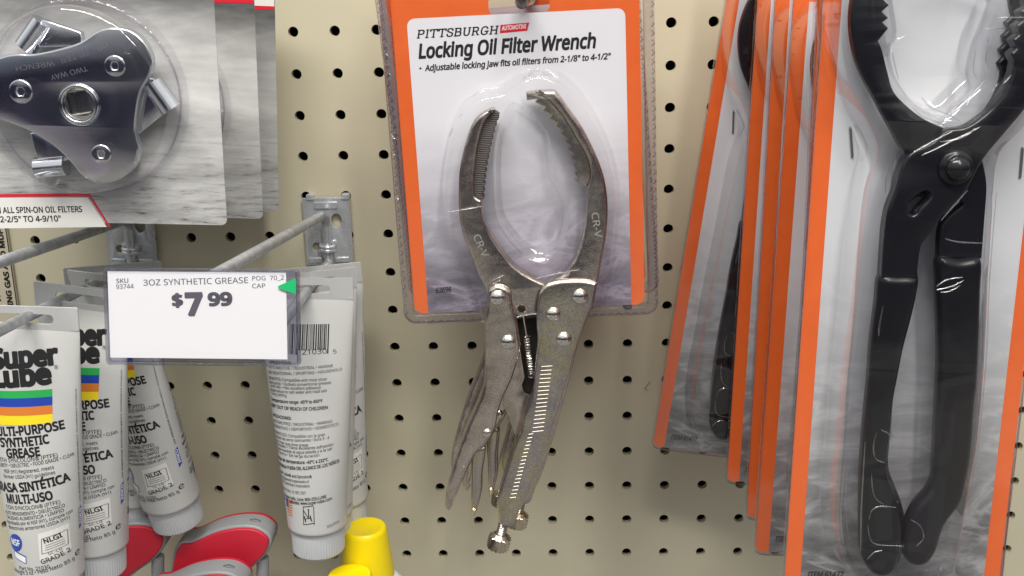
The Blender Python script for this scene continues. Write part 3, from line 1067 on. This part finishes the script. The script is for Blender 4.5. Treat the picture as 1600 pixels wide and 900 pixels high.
# ================================================================== CHROME FILTER WRENCH CARDS
fc = F((355, 352), 152, up=(334, 0))
f = fc
cp = empty('filter_wrench_package', f.M, 'frontmost grey card with a three lobed chrome filter wrench under a round clear dome', 'blister pack', 'chrome filter wrench cards at upper left')
xl = -f.D(455, 0, (0, 352))
f2 = F((411, 342), 84, up=(397, 0))
zh = f2.L(395, 4)[1]
cl = rrect(xl, 0, 0, zh + 40 * MM, 3 * MM)
card = G().prism([cl], -.6, 0).build('card', M['saltcard'], cp, 20)
put('header_panel', card, M['white'], [([(xl + .5 * MM, zh + 1.5 * MM), (-.2 * MM, zh + 1.5 * MM), (-.2 * MM, zh + 39 * MM), (xl + .5 * MM, zh + 39 * MM)], [(0, 1, 2, 3)])], .1)
put('red_band', card, M['red'], [([(xl + .5 * MM, zh - .4 * MM), (-.2 * MM, zh - .4 * MM), (-.2 * MM, zh + 1.5 * MM), (xl + .5 * MM, zh + 1.5 * MM)], [(0, 1, 2, 3)])], .12)
put('red_outline', card, M['red'], [poly(f, [(-90, 308), (139, 307), (170, 354.5), (173, 354.4), (140, 302), (-90, 304)])], .12)
put('text_panel', card, M['white'], [poly(f, [(-90, 309.5), (137, 308.5), (167, 354.5), (-90, 358)])], .1)
put('lettering', card, M['ink'], [T(f, 'ON ALL SPIN-ON OIL FILTERS', (-13, 333), (129, 331), 8.8, 0, .02), T(f, '2-2/5" TO 4-9/10"', (1, 347), (96, 345.5), 8.8, 0, .02)], .2)
cx, cz = f.L(136, 152, 0)
R = f.D(147, 0, (136, 152))
g = G()
g.lathe([(R + 4 * MM, .6 * MM), (R, .8 * MM), (R * .995, 3 * MM), (R * .965, 15 * MM), (R * .945, 18 * MM), (R * .90, 19.6 * MM), (R * .5, 20.2 * MM), (0.0, 20.4 * MM)], (cx, 0, cz), (0, -1, 0), 72)
g.f = [t for t in g.f if len(t) <= 4]
g.build('clear_dome', M['clear'], cp, 50)
g = G()
g.lathe([(R + .3 * MM, .9 * MM), (R + .6 * MM, 1.5 * MM), (R - .1 * MM, 2.0 * MM)], (cx, 0, cz), (0, -1, 0), 72)
g.f = [t for t in g.f if len(t) <= 4]
g.build('dome_edge', M['clearrim'], cp, 50)
HC = 15
tri = [(-22, 99), (0, 89), (24, 84), (52, 84), (92, 76), (124, 66), (152, 48), (176, 43), (204, 48), (227, 68), (237, 96), (233, 120), (220, 144), (214, 172), (211, 208), (216, 236), (208, 262), (188, 280), (160, 287), (132, 278), (112, 256), (88, 232), (56, 210), (24, 196), (0, 187), (-28, 176), (-45, 150), (-40, 118)]
hub = circ(*f.L(124, 163, HC), f.D(30, HC, (124, 163)), 36)
cw = G().prism([f.P(spline(tri, 5), HC), hub], HC - 5, HC, 1.0, 4).build('filter_wrench', M['chrome'], cp, 50)
cw['label'] = 'mirror chrome three lobed wrench with a square drive'
x, z = f.L(124, 163, HC)
R1_ = f.D(32, HC, (124, 163))
sq = []
for k in range(4):
    a = math.radians(45 + 90 * k + 10)
    sq.append((x - .8 * MM + 7.0 * MM * math.cos(a), z + .8 * MM + 7.0 * MM * math.sin(a)))
G().prism([circ(x, z, R1_ * .98, 36), circ(x, z, R1_ * .80, 36)], HC - 6, HC + 1.2, .7, 3).build('hub_ring', M['chrome'], cw, 50)
sq2 = []
for k in range(4):
    for j in range(9):
        t = j / 9
        a, b = Vector(sq[k]), Vector(sq[(k + 1) % 4])
        sq2.append(tuple(a.lerp(b, t)))
G().prism([circ(x, z, R1_ * .79, 36), sq2], HC - 9, HC - .6, .4, 2).build('square_drive', M['bright'], cw, 40)
G().prism([circ(x, z, R1_ * .7, 24)], HC - 11, HC - 8.4).build('drive_recess', M['chromedark'], cw, None)
for bx, by, br in ((180, 103, 16.5), (33, 143, 18.5), (159, 241, 15.5)):
    x, z = f.L(bx, by, HC)
    R = f.D(br, HC, (bx, by))
    b = G().prism([circ(x, z, R, 28), circ(x, z, R * .36, 6)], HC - 1, HC + .9, .6, 3).build('bolt', M['chrome'], cw, 40)
    G().prism([circ(x, z, R * .42, 12)], HC - .9, HC - .2).build('hex_socket', M['dark'], b, None)  # black floor puts the shade of the socket into its colour
LEGS = [([(60, 75), (130, 72), (126, 50), (66, 30), (54, 44)], (40, 74), (68, 34)), ([(210, 215), (256, 178), (262, 140), (236, 122), (214, 150)], (268, 172), (238, 130)), ([(56, 205), (46, 208), (62, 262), (108, 250), (100, 232)], (104, 258), (58, 262))]
for pts_, e0, e1 in LEGS:
    lg = G().prism([f.P(pts_, 10)], 6, 10, .8, 3)
    (xa, za), (xb, zb) = f.L(*e0, 8), f.L(*e1, 8)
    d_ = Vector((xb - xa, zb - za))
    lg.tube([(xa, -8 * MM, za), (xb, -8 * MM, zb)], 5.2 * MM, 18)
    lg.build('gripping_leg', M['chrome'], cw, 50)
put('stamped_lettering', cw, M['chromestamp'], [T(f, 'OIL', (165, 64), (147, 76), 8, HC, .0), T(f, 'FILTER', (137, 78), (93, 92), 8, HC), T(f, 'WRENCH', (84, 95), (24, 103), 8, HC), T(f, 'TWO WAY', (135, 103), (78, 118), 8, HC)], HC + .05)
for o_, dd, up_, lab in (((411, 342), 84, (397, 0), 'second grey chrome wrench card, its right margin showing beside the front card'),
                         ((436, 331), 44, (429, 0), 'rearmost grey chrome wrench card nearest the pegboard, only a thin right margin visible')):
    ff = F(o_, dd, up=up_)
    c = copy_tree(cp)
    c.matrix_world = ff.M
    c['label'] = lab

# ================================================================== GREASE TUBES
TA, TL_, ZC = 18.0, 155.0, -12.5


def sec(z):
    """half width and half depth (mm) of the tube z mm below its top"""
    t = min(1, max(0, (ZC - z) / 133.0))
    return 28 - 10 * t ** 1.15, .5 + 17.5 * math.sin(t * math.pi / 2) ** .85


def skin(x, z, lift=.12):
    a, b = sec(z * 1000)
    a += lift; b += lift
    s = x * 1000
    k = .7 * a
    an = math.asin(max(-1, min(1, s / a))) if abs(s) <= k else math.copysign(math.asin(.7) + (abs(s) - k) / (a * .714), s)
    return a * math.sin(an) * MM, -b * math.cos(an) * MM


ft = F((37, 478), 146, down=(79, 890))
fb = F((475, 434), 80, down=(499, 862))
f = ft
tp = empty('grease_tube', f.M, 'frontmost grease tube at lower left, showing its printed front and nearly whole', 'tube', 'grease tubes showing their front')
g = G()
NR = 48
zs = [ZC, ZC - 2, ZC - 6, ZC - 12, ZC - 20] + [ZC - 20 - 12 * k for k in range(1, 10)] + [-TL_ + 2, -TL_ + .6]
prev = None
for z in zs + ['s1', 's2']:
    if z == 's1': a, b, zz_ = 17.4, 17.4, -TL_
    elif z == 's2': a, b, zz_ = 15.2, 15.2, -TL_ - .8
    else:
        a, b = sec(z); zz_ = z
    row = list(range(len(g.v), len(g.v) + NR))
    g.v += [(a * math.sin(2 * math.pi * k / NR) * MM, -b * math.cos(2 * math.pi * k / NR) * MM, zz_ * MM) for k in range(NR)]
    if prev:
        for k in range(NR):
            j = (k + 1) % NR
            g.f.append((row[k], row[j], prev[j], prev[k])); g.m.append(0)
    prev = row
g.build('body', M['tube'], tp, 60)
slotl = rrect(-15 * MM, -9.3 * MM, 15 * MM, -4.2 * MM, 2.4 * MM)
G().prism([rrect(-28 * MM, ZC * MM - .2 * MM, 28 * MM, 0, .8 * MM), slotl], -.55, .55, .1, 1).build('crimped_end', M['crimp'], tp, 30)
G().lathe([(15.2 * MM, 0), (15.9 * MM, .6 * MM), (15.9 * MM, 1.6 * MM), (16.2 * MM, 2.2 * MM), (15.8 * MM, 16.2 * MM), (14.8 * MM, 17.3 * MM), (0, 17.4 * MM)], (0, 0, (-TL_ - .3) * MM), (0, 0, -1), 120, rib=.35 * MM, ribrange=(3, 4)).build('screw_cap', M['cap'], tp, 25)
h = 14
put('lettering', tp, M['ink'], [
    T(f, 'Super', (-27, 585), (80, 578), 27, h, .06), T(f, 'Lube', (-24, 613), (72, 606), 27, h, .06), T(f, '®', (73, 587), (79, 586.5), 6, h),
    T(f, 'MULTI-PURPOSE', (-24, 687), (94, 677), 12.5, h, .04), T(f, 'SYNTHETIC', (-4, 702), (74, 695.5), 12.5, h, .04), T(f, 'GREASE', (8, 717), (62, 713), 12.5, h, .04),
    T(f, 'WITH SYNCOLON® (PTFE)', (-12, 726), (86, 718), 6, h, .006), T(f, 'HIGH PURITY • DIELECTRIC • FOOD GRADE • CLEAN', (-24, 735), (110, 722), 5.2, h, .008),
    T(f, 'NSF (H1) Registered, meets', (4, 741), (82, 735), 5.2, h, .006), T(f, 'former USDA (H1) guidelines', (3, 749), (84, 743), 5.2, h, .006),
    T(f, 'GRASA SINTÉTICA', (-16, 772), (105, 758), 12.5, h, .04), T(f, 'MULTI-USO', (10, 786), (83, 780), 12.5, h, .04),
    T(f, 'CON SYNCOLON® (PTFE)', (8, 796), (92, 789), 5.6, h, .006), T(f, 'ALTO RENDIMIENTO • DIELÉCTRICO', (5, 805), (98, 796), 5, h, .008), T(f, 'CALIDAD ALIMENTICIA • LIMPIO', (8, 812), (97, 803), 5, h, .008),
    T(f, 'Aprobado por el NSF (H1), cumple con', (8, 819.5), (109, 809), 5, h, .008), T(f, 'directrices anteriores USDA (H1)', (12, 827), (105, 817), 5, h, .008),
    T(f, 'NLGI', (73, 845.5), (96, 841), 7, h, .03), T(f, 'GC-LB', (79, 864), (96, 861), 4.6, h), T(f, 'GRADE 2', (70, 876), (107, 868), 7, h, .012),
    T(f, 'Part No. 21030', (33, 887), (81, 884), 5.6, h, .006), T(f, 'Net Weight 3 oz • Peso Neto 85 g', (8, 897), (112, 885), 6, h, .008), T(f, 'e', (114, 882), (122, 880), 11, h, 0, .2),
    T(f, 'SYNCO CHEMICAL CORPORATION BOHEMIA NY', (109, 620), (121, 800), 3.2, h, .006)], ymap=skin)
put('green_stripe', tp, M['greenp'], [grid(f, (-27, 630), (73, 627), (72, 616), (-27, 619), h)], ymap=skin)
put('blue_stripe', tp, M['bluep'], [grid(f, (-27, 643), (74, 640), (73, 627), (-27, 630), h)], ymap=skin)
put('orange_stripe', tp, M['orangep'], [grid(f, (-27, 656), (75, 653), (74, 640), (-27, 643), h)], ymap=skin)
put('yellow_stripe', tp, M['yellowp'], [grid(f, (-27, 670), (76, 666), (75, 653), (-27, 656), h)], ymap=skin)
ec = [(26 + 12.5 * math.cos(a), 846 + 13.5 * math.sin(a)) for a in [2 * math.pi * k / 24 for k in range(24)]]
lblue = lambda x, z: skin(x, z, .12)
lwhite = lambda x, z: skin(x, z, .2)
fan = [(26, 846)] + ec
put('round_emblem', tp, M['bluep'], [(f.P(fan, h), [(0, k, k % 24 + 1) for k in range(1, 25)]), grid(f, (24, 870), (46, 876), (45.5, 864), (22, 858), h, 4), grid(f, (120, 843), (126, 838), (125, 806), (119, 810), h, 3)], ymap=lblue)
put('emblem_lettering', tp, M['whitepl'], [T(f, 'NSF', (18, 850), (35, 850), 9, h, .03), grid(f, (25, 869), (45, 874.5), (44.5, 865.5), (23.5, 860), h, 4)], ymap=lwhite)
put('emblem_lettering', tp, M['whitepl'], [T(f, 'SYNCO', (125, 836), (124, 810), 4, h, .03)], ymap=lwhite)
put('grade_label', tp, M['white'], [grid(f, (67, 872), (107, 865), (103, 823), (63, 830), h, 6)], ymap=lambda x, z: skin(x, z, .08))
bl = []
for a_, b_ in (((68.5, 838), (101, 832.5)), ((69.5, 861), (103, 855.5)), ((74, 849), (98, 845)), ((74, 852.5), (99, 848.5)), ((74, 856), (99, 852))):
    bl.append(grid(f, a_, b_, (b_[0], b_[1] - .7), (a_[0], a_[1] - .7), h, 5))
bl.append(grid(f, (69.5, 861), (70.4, 861), (69, 838), (68.1, 838), h, 1))
bl.append(grid(f, (102.5, 855), (103.4, 855), (102, 832), (101.1, 832), h, 1))
put('label_frame', tp, M['greyink'], bl, ymap=lwhite)
# printed back, laid out on the tube that shows it
f = fb
bk = lambda x, z: tuple(-q for q in skin(x, z))
bk2 = lambda x, z: tuple(-q for q in skin(x, z, .2))
B = []
for s_, p0_, p1_, cp_, bo in (
        ('APPLICATIONS:', (416, 572.5), (455, 571), 4.3, .03), ('AUTOMOTIVE / INDUSTRIAL • MARINE', (415, 580), (519, 576), 4.3, .004), ('RECREATIONAL / SPORTING • HOUSEHOLD', (414, 588.5), (533, 582.5), 4.3, .004),
        ('BENEFITS: Compatible with most other', (414, 597), (511, 595), 4.3, .004), ('lubricants • Outlasts conventional greases', (414, 603.5), (517, 600.5), 4.3, .004), ('and oils • Has excellent adhesion', (418, 608.5), (502, 607), 4.3, .004),
        ('Impervious to salt water and road salt', (416, 615), (511, 612), 4.3, .004), ('Long lasting', (420, 620), (448, 619.5), 4.3, .004), ('Temperature range: -45°F to 450°F', (418, 630), (505, 627), 4.6, .025),
        ('KEEP OUT OF REACH OF CHILDREN', (416, 639.5), (513, 637.5), 4.8, .025), ('APLICACIONES:', (420, 654), (457, 653), 4.3, .03), ('AUTOMOTRIZ / INDUSTRIAL • MARINO', (420, 663), (520, 659), 4.3, .004),
        ('RECREATIVO / DEPORTIVO • DOMESTICO', (418, 671), (529, 665), 4.3, .004), ('BENEFICIOS: Compatible con la gran', (420, 680.5), (510, 677), 4.3, .004), ('variedad de otros lubricantes • Dura 3 - 4', (420, 687), (516, 682.5), 4.3, .004),
        ('veces mas que otras grasas', (422, 693), (485, 691), 4.3, .004), ('minerales • Tiene excelente adhesión', (422, 698.5), (522, 694), 4.3, .004), ('Impermeable al agua salada y a la sal', (424, 704.5), (520, 700), 4.3, .004),
        ('carretera • De larga duración', (424, 710), (502, 707), 4.3, .004), ('Rango de temperatura: -43°C a 232°C', (425, 720), (515, 715.5), 4.6, .025), ('MANTENGA FUERA DEL ALCANCE DE LOS NIÑOS', (424, 731), (531, 722), 4.8, .025),
        ('Super Lube® and Syncolon®', (430, 741), (491, 738.5), 4.3, .015), ('are registered trademarks of', (430, 748.5), (487, 746), 4.3, .004), ('Synco Chemical Corporation', (430, 755), (488, 752.5), 4.3, .004),
        ('Patent No. 9,187,707', (434, 766), (482, 763.5), 4.3, .004), ('For more info. Line: 800-253-LUBE', (434, 777), (513, 771), 4.5, .02), ('Visit our website: www.super-lube.com', (434, 783), (521, 776), 4.5, .02),
        ('SDS/PDS', (514, 818), (531, 816), 3.8, .004), ('3', (460, 556), (464, 556), 7, 0), ('21030', (471, 556), (509, 555), 7.5, 0), ('5', (519, 556), (524, 555.5), 6, 0)):
    B.append(T(f, s_, p0_, p1_, cp_, 10, bo))
random.seed(3)
x_ = 452.0
while x_ < 514:
    wd = random.choice((.7, .7, 1.3, 2.0))
    b1 = 546 if 465 < x_ < 509 else 552
    B.append(poly(f, [(x_, b1), (x_ + wd, b1), (x_ + wd, 508), (x_, 508)], 6))
    x_ += wd + random.choice((.8, 1.0, 1.6))
for a_, b_ in (((475, 788.5), (492, 786)), ((476, 816), (493, 813))):
    B.append(grid(f, a_, b_, (b_[0], b_[1] - 1.2), (a_[0], a_[1] - 1.2), 14, 3))
for x_ in (475, 491.6):
    B.append(poly(f, [(x_ + 1, 815), (x_ + 2.1, 815), (x_ + 1.1, 787), (x_, 787)], 14))
B.append(T(f, 'H', (479, 811), (490, 809), 9, 14, .0)); B.append(T(f, 'V', (479.5, 806), (489, 804), 13, 14, .0)); B.append(poly(f, [(483, 790.5), (485, 790.3), (485, 792.3), (483, 792.5)], 14))
put('back_lettering', tp, M['ink'], B, ymap=bk)
put('flag_stripes', tp, M['orangep'], [grid(f, (446, 809.5 - k * 4.1), (457, 807.5 - k * 4.1), (457, 805.4 - k * 4.1), (446, 807.4 - k * 4.1), 14, 3) for k in range(7)], ymap=bk)
put('flag_canton', tp, M['bluep'], [grid(f, (444, 796), (449, 795), (449, 781.5), (444, 782), 14, 2)], ymap=bk2)

def tube_copy(fr, label, group):
    c = copy_tree(tp)
    c.matrix_world = fr.M
    c['label'] = label
    c['group'] = group
GF, GB = 'grease tubes showing their front', 'grease tubes showing their back'
tube_copy(F((124, 448), 116, down=(153, 885), spin=-12), 'second grease tube from the left, upright, half covered by the front tube', GF)
tube_copy(F((158, 428), 88, down=(269, 782), spin=-26, pitch=-9), 'grease tube leaning to the right below the price tag', GF)
tube_copy(F((176, 413), 44, down=(214, 782), spin=20), 'shaded grease tube hidden behind the leaning one, only its bottom showing', GF)
tube_copy(F((475, 434), 80, down=(499, 862), spin=180), 'grease tube with barcode and small print right of the price tag', GB)
tube_copy(F((484, 425), 60, down=(508, 822), spin=205), 'middle grease tube of the right hook, a narrow edge showing', GB)
tube_copy(F((491, 416), 40, down=(531, 772), spin=10), 'rearmost grease tube of the right hook with black front lettering beside the pegboard', GF)

# ================================================================== SCANNER HOOKS AND PRICE TAG
def bracket(name, q, arm_to, hook_pts, label):
    """q: the four plate corners in pixels (bl, br, tr, tl)"""
    f = F(q[0], 2.5, up=q[3])
    root = empty(name, f.M, label, 'hook', 'double wire hooks on the pegboard')
    P = f.P(q)
    loop = rrect(P[0][0], P[0][1], P[1][0], P[3][1], 1.5 * MM)
    wx, hz_ = P[1][0] - P[0][0], P[3][1] - P[0][1]
    x0_, z0_ = P[0][0], P[0][1]
    cxm = x0_ + wx * .46
    holes = [circ(cxm + wx * .24, z0_ + hz_ * .66, 3.4 * MM, 16, 4.6 * MM), circ(x0_ + wx * .24, z0_ + hz_ * .28, 2.6 * MM, 14)]
    G().prism([loop] + holes, 0, 1.3, .3, 2).build('plate', M['zinc'], root, 40)
    for k in (.1, .84):
        xx = x0_ + wx * k
        G().prism([rrect(xx, z0_ + hz_ * .97, xx + wx * .16, z0_ + hz_ * 1.05, .8 * MM)], -4, 2.2, .4, 2).build('tab', M['zinc'], root, 40)
    for k in (.05, .62):
        G().prism([rrect(x0_ + wx * k, z0_ + hz_ * .04, x0_ + wx * (k + .3), z0_ + hz_ * .12, .8 * MM)], 1.2, 2.6, .5, 2).build('tab', M['zinc'], root, 40)
    G().prism([rrect(x0_ + wx * .25, z0_ + hz_ * .84, x0_ + wx * .75, z0_ + hz_ * .94, .8 * MM)], 1.2, 2.4, .5, 2).build('tab', M['zinc'], root, 40)
    g = G()
    g.tube([(cxm + 1 * MM, -4 * MM, z0_ + hz_ * .62), (cxm + 1 * MM, -4 * MM, z0_ - 1 * MM)], 2.9 * MM, 14)
    pts = []
    for k in range(25):
        an = 2 * math.pi * k / 12
        pts.append((cxm + (1 + 4.2 * math.cos(an)) * MM, (-4.6 + 4.0 * math.sin(an)) * MM, z0_ + hz_ * (.34 - .10 * k / 24)))
    g.tube(pts, 1.3 * MM, 8)
    g.build('spine', M['zinc'], root, 50)
    inv = f.M.inverted()
    st = Vector((cxm, -2.5 * MM, z0_ + hz_ * .80))
    e = inv @ Vector(arm_to)
    d_ = (e - st).normalized()
    b1 = st + Vector((0, -7 * MM, -1 * MM))
    g = G()
    a0 = Vector((cxm + 1.2 * MM, -3.5 * MM, z0_ + hz_ * .58))
    g.tube([a0, a0 + Vector((0, -3 * MM, 6 * MM)), b1 + Vector((0, -2 * MM, .5 * MM)), b1 + (e - b1).normalized() * 9 * MM, b1.lerp(e, .5), e], [2.4 * MM, 2.8 * MM, 3.0 * MM, 3.0 * MM, 3.0 * MM, 3.0 * MM], 14)
    g.build('upper_arm', M['galv'], root, 50)
    g = G()
    hp = [inv @ Vector(p) for p in hook_pts]
    g.tube(hp, 2.9 * MM, 14)
    g.build('lower_hook', M['galv'], root, 50)
    return root


hA, hB = Vector(W(514, 408, 6)), Vector(W(478, 456, 82))
hE = hA.lerp(hB, 2.3)
bracket('scanner_hook', [(480, 414), (553, 411), (548.7, 309), (471.6, 309)], W(330, 433, 205), [hA, hA + Vector((0, -.004, -.001)), hB, hE, hE + Vector((0, -.004, .008))],
        'double wire hook on zinc plate, its upper arm carrying the white price tag')
hA, hB = Vector(W(208, 411, 6)), Vector(W(40, 496, 150))
hE = hA.lerp(hB, 1.45)
bracket('scanner_hook', [(173, 414), (247, 412), (241, 318), (164, 318)], Vector(W(-40, 423, 205)), [hA, hA + Vector((0, -.004, -.001)), hB, hE, hE + Vector((0, -.004, .008))],
        'double wire hook whose zinc plate is half hidden under the chrome wrench cards')

f = F((168, 568), 226, up=(163, 425), pitch=10)
pt = empty('price_tag', f.M, 'white shelf price tag in a clear plastic holder reading $7.99', 'price tag')
q = f.P([(168, 568), (466, 561), (468, 417), (163, 425)])
xr_, zt_ = (q[1][0] + q[2][0]) / 2, (q[2][1] + q[3][1]) / 2
p_ = f.P([(174, 563), (448, 557), (448, 421), (167, 429)])
px0, px1 = (p_[0][0] + p_[3][0]) / 2, (p_[1][0] + p_[2][0]) / 2
pz0, pz1 = (p_[0][1] + p_[1][1]) / 2, (p_[2][1] + p_[3][1]) / 2
pp_ = G().prism([[(px0, pz0), (px1, pz0), (px1, pz1), (px0, pz1)]], -.15, .15).build('paper', M['paper'], pt, None)
sl = G()
sl.prism([rrect(0, 0, xr_, zt_, 1.6 * MM)], -2.0, -.9, .3, 2)
sl.layers([rrect(.3 * MM, .3 * MM, xr_ - .3 * MM, zt_ - .3 * MM, 1.4 * MM)], [(0, .7), (.05, .75)], cap0=False)
hl = sl.build('holder', M['sleeve'], pt, 30)
rm = G().prism([rrect(-.3 * MM, -.4 * MM, xr_ + .3 * MM, zt_ + .4 * MM, 2 * MM), rrect(1.0 * MM, 1.0 * MM, xr_ - 1.0 * MM, zt_ - .8 * MM, 1.0 * MM)], -2.2, 1.3, .4, 2)
rm.build('holder_rim', M['sleeve'], pt, 30)
g = G().prism([rrect(xr_ * .5 - 12 * MM, zt_ - 16 * MM, xr_ * .5 + 12 * MM, zt_ - 2 * MM, 2 * MM)], -6, -2.1, .6, 2)
g.build('mounting_clip', M['sleeve'], pt, 30)
put('lettering', pp_, M['greyink'], [
    T(f, 'SKU', (182, 442.3), (201, 441.6), 6.6, 0, .012), T(f, '93744', (182, 451.6), (209.5, 450.4), 7, 0, .004), T(f, '3OZ SYNTHETIC GREASE', (224.5, 446.2), (388, 442.2), 9.2, 0, .003),
    T(f, 'POG  70_2', (394.5, 438.2), (444, 437), 6.8, 0, .003), T(f, 'CAP', (394.5, 450.2), (415, 449.6), 6.8, 0, .003),
    T(f, '$', (269, 478.5), (287, 478), 18, 0, .05), T(f, '7', (290, 491.2), (319, 490.8), 31.5, 0, .058), T(f, '99', (325, 477), (364, 476), 18.5, 0, .055)], .22)
ar = spline([(434, 448.3), (448, 441), (460, 435.6), (462.5, 437.5), (462.6, 447), (462.5, 457), (460, 458), (447, 454.5)], 3)
G().prism([f.P(ar, 1)], .95, 1.25).build('arrow_sticker', M['green'], pt, None)

# ================================================================== SMALL GOODS AT THE BOTTOM
f = F((281, 870), 62, up=(275, 800))
ht = empty('hand_tool', f.M, 'red and grey moulded tool handle standing upright left of the barcode tube', 'hand tool', 'red and grey tool handles at the bottom')
rf = [(279, 855), (302, 848), (336, 833), (369, 826), (398, 827), (416, 837), (420, 848), (414, 863), (398, 880), (376, 896), (340, 925), (300, 950), (262, 960), (268, 900)]
loop = f.P(spline(rf, 5), 0)
G().prism([loop], -1, 1.2, 1.0, 3).build('front_grip', M['redrubber'], ht, 50)
core = offset(ccw(loop), -1.6 * MM)
bd_ = G().prism([core], -16, -.9, 1.6, 3).build('body', M['greyplastic'], ht, 50)
G().prism([offset(ccw(loop), -1.2 * MM)], -20, -15.9, .8, 2, .8).build('back_grip', M['redrubber'], ht, 50)
xs_, zs_ = f.L(398, 813, -8)
g = G()
g.tube([(xs_ - 3 * MM, 8 * MM, zs_ - .5 * MM), (xs_, 8 * MM, zs_ - .4 * MM), (xs_ + 3.5 * MM, 8 * MM, zs_ - 1.2 * MM)], [1.2 * MM, 1.7 * MM, 1.2 * MM], 10)
g.build('slot', M['slot_shade'], bd_, 50)  # dark lump in place of an opening, coloured as its shade
xa, za = f.L(410, 872, -6); xb, zb = f.L(410, 960, -6)
G().tube([(xa, 7 * MM, za), (xb, 7 * MM, zb)], 4 * MM, 14).build('stem', M['greyplastic'], ht, 50)
for dx, dd, dy, lab in ((-46, 92, 73, 'red and grey tool handle at the bottom edge, in front of the larger red one'), (-166, 66, -6, 'red tool handle in shadow behind the left grease tubes')):
    ff = F((281 + dx, 870 + dy), dd, up=(275 + dx, 800 + dy))
    c = copy_tree(ht)
    c.matrix_world = ff.M
    c['label'] = lab
for cx_, cy_, dd, lab in ((570, 825, 60, 'white bottle with a yellow cap standing under the barcode tube'), (546, 900, 88, 'white bottle with a yellow cap at the bottom edge, only the cap top in view')):
    O = Vector(W(cx_, cy_, dd))
    bt = empty('spray_bottle', Matrix.Translation(O), lab, 'bottle', 'yellow capped bottles')
    G().lathe([(0, .3 * MM), (9.5 * MM, .3 * MM), (10.5 * MM, .9 * MM), (12.6 * MM, .9 * MM), (13.4 * MM, 0), (13.9 * MM, -2 * MM), (16.6 * MM, -29 * MM), (16.8 * MM, -33 * MM), (15 * MM, -33.4 * MM), (13 * MM, -33.4 * MM)], (0, 0, 0), (0, 0, 1), 48).build('cap', M['yellow'], bt, 40)
    G().lathe([(13 * MM, -31 * MM), (18 * MM, -35 * MM), (23 * MM, -41 * MM), (26 * MM, -50 * MM), (26 * MM, -110 * MM), (0, -110 * MM)], (0, 0, 0), (0, 0, 1), 48).build('body', M['whitepl'], bt, 50)

f = F((30, 490), 2.2, up=(11, 360))
ps = empty('printed_strip', f.M, 'beige strip with black vertical capitals at the left edge of the photo', 'sign')
G().prism([[(-60 * MM, -30 * MM), (0, -30 * MM), (0, 72 * MM), (-60 * MM, 72 * MM)]], -1.6, 0, .2, 1).build('board', M['strip'], ps, None)
put('edge_line', ps, M['ink'], [([(-1.0 * MM, -30 * MM), (-.3 * MM, -30 * MM), (-.3 * MM, 71.5 * MM), (-1.0 * MM, 71.5 * MM)], [(0, 1, 2, 3)])], .15)
put('lettering', ps, M['ink'], [T(f, 'ING GAS AND MUF', (20.5, 478), (3.5, 358), 7.5, 0, .045), T(f, 'TYPE EX', (4, 482), (-8, 425), 7.5, 0, .045)], .15)

g = G()
hp = []
for k in range(15):
    t = k / 14
    q = W(1016 - 9 * math.sin(t * 2.6), 596 + 17 * t + 3 * math.sin(t * 5), .6)
    hp.append(q)
g.tube(hp, .12 * MM, 5)
o = g.build('hair', M['ink'], None, 50)
tag(o, 'thin curled dark hair stuck to the bare pegboard left of the tilted pliers pack', 'hair')
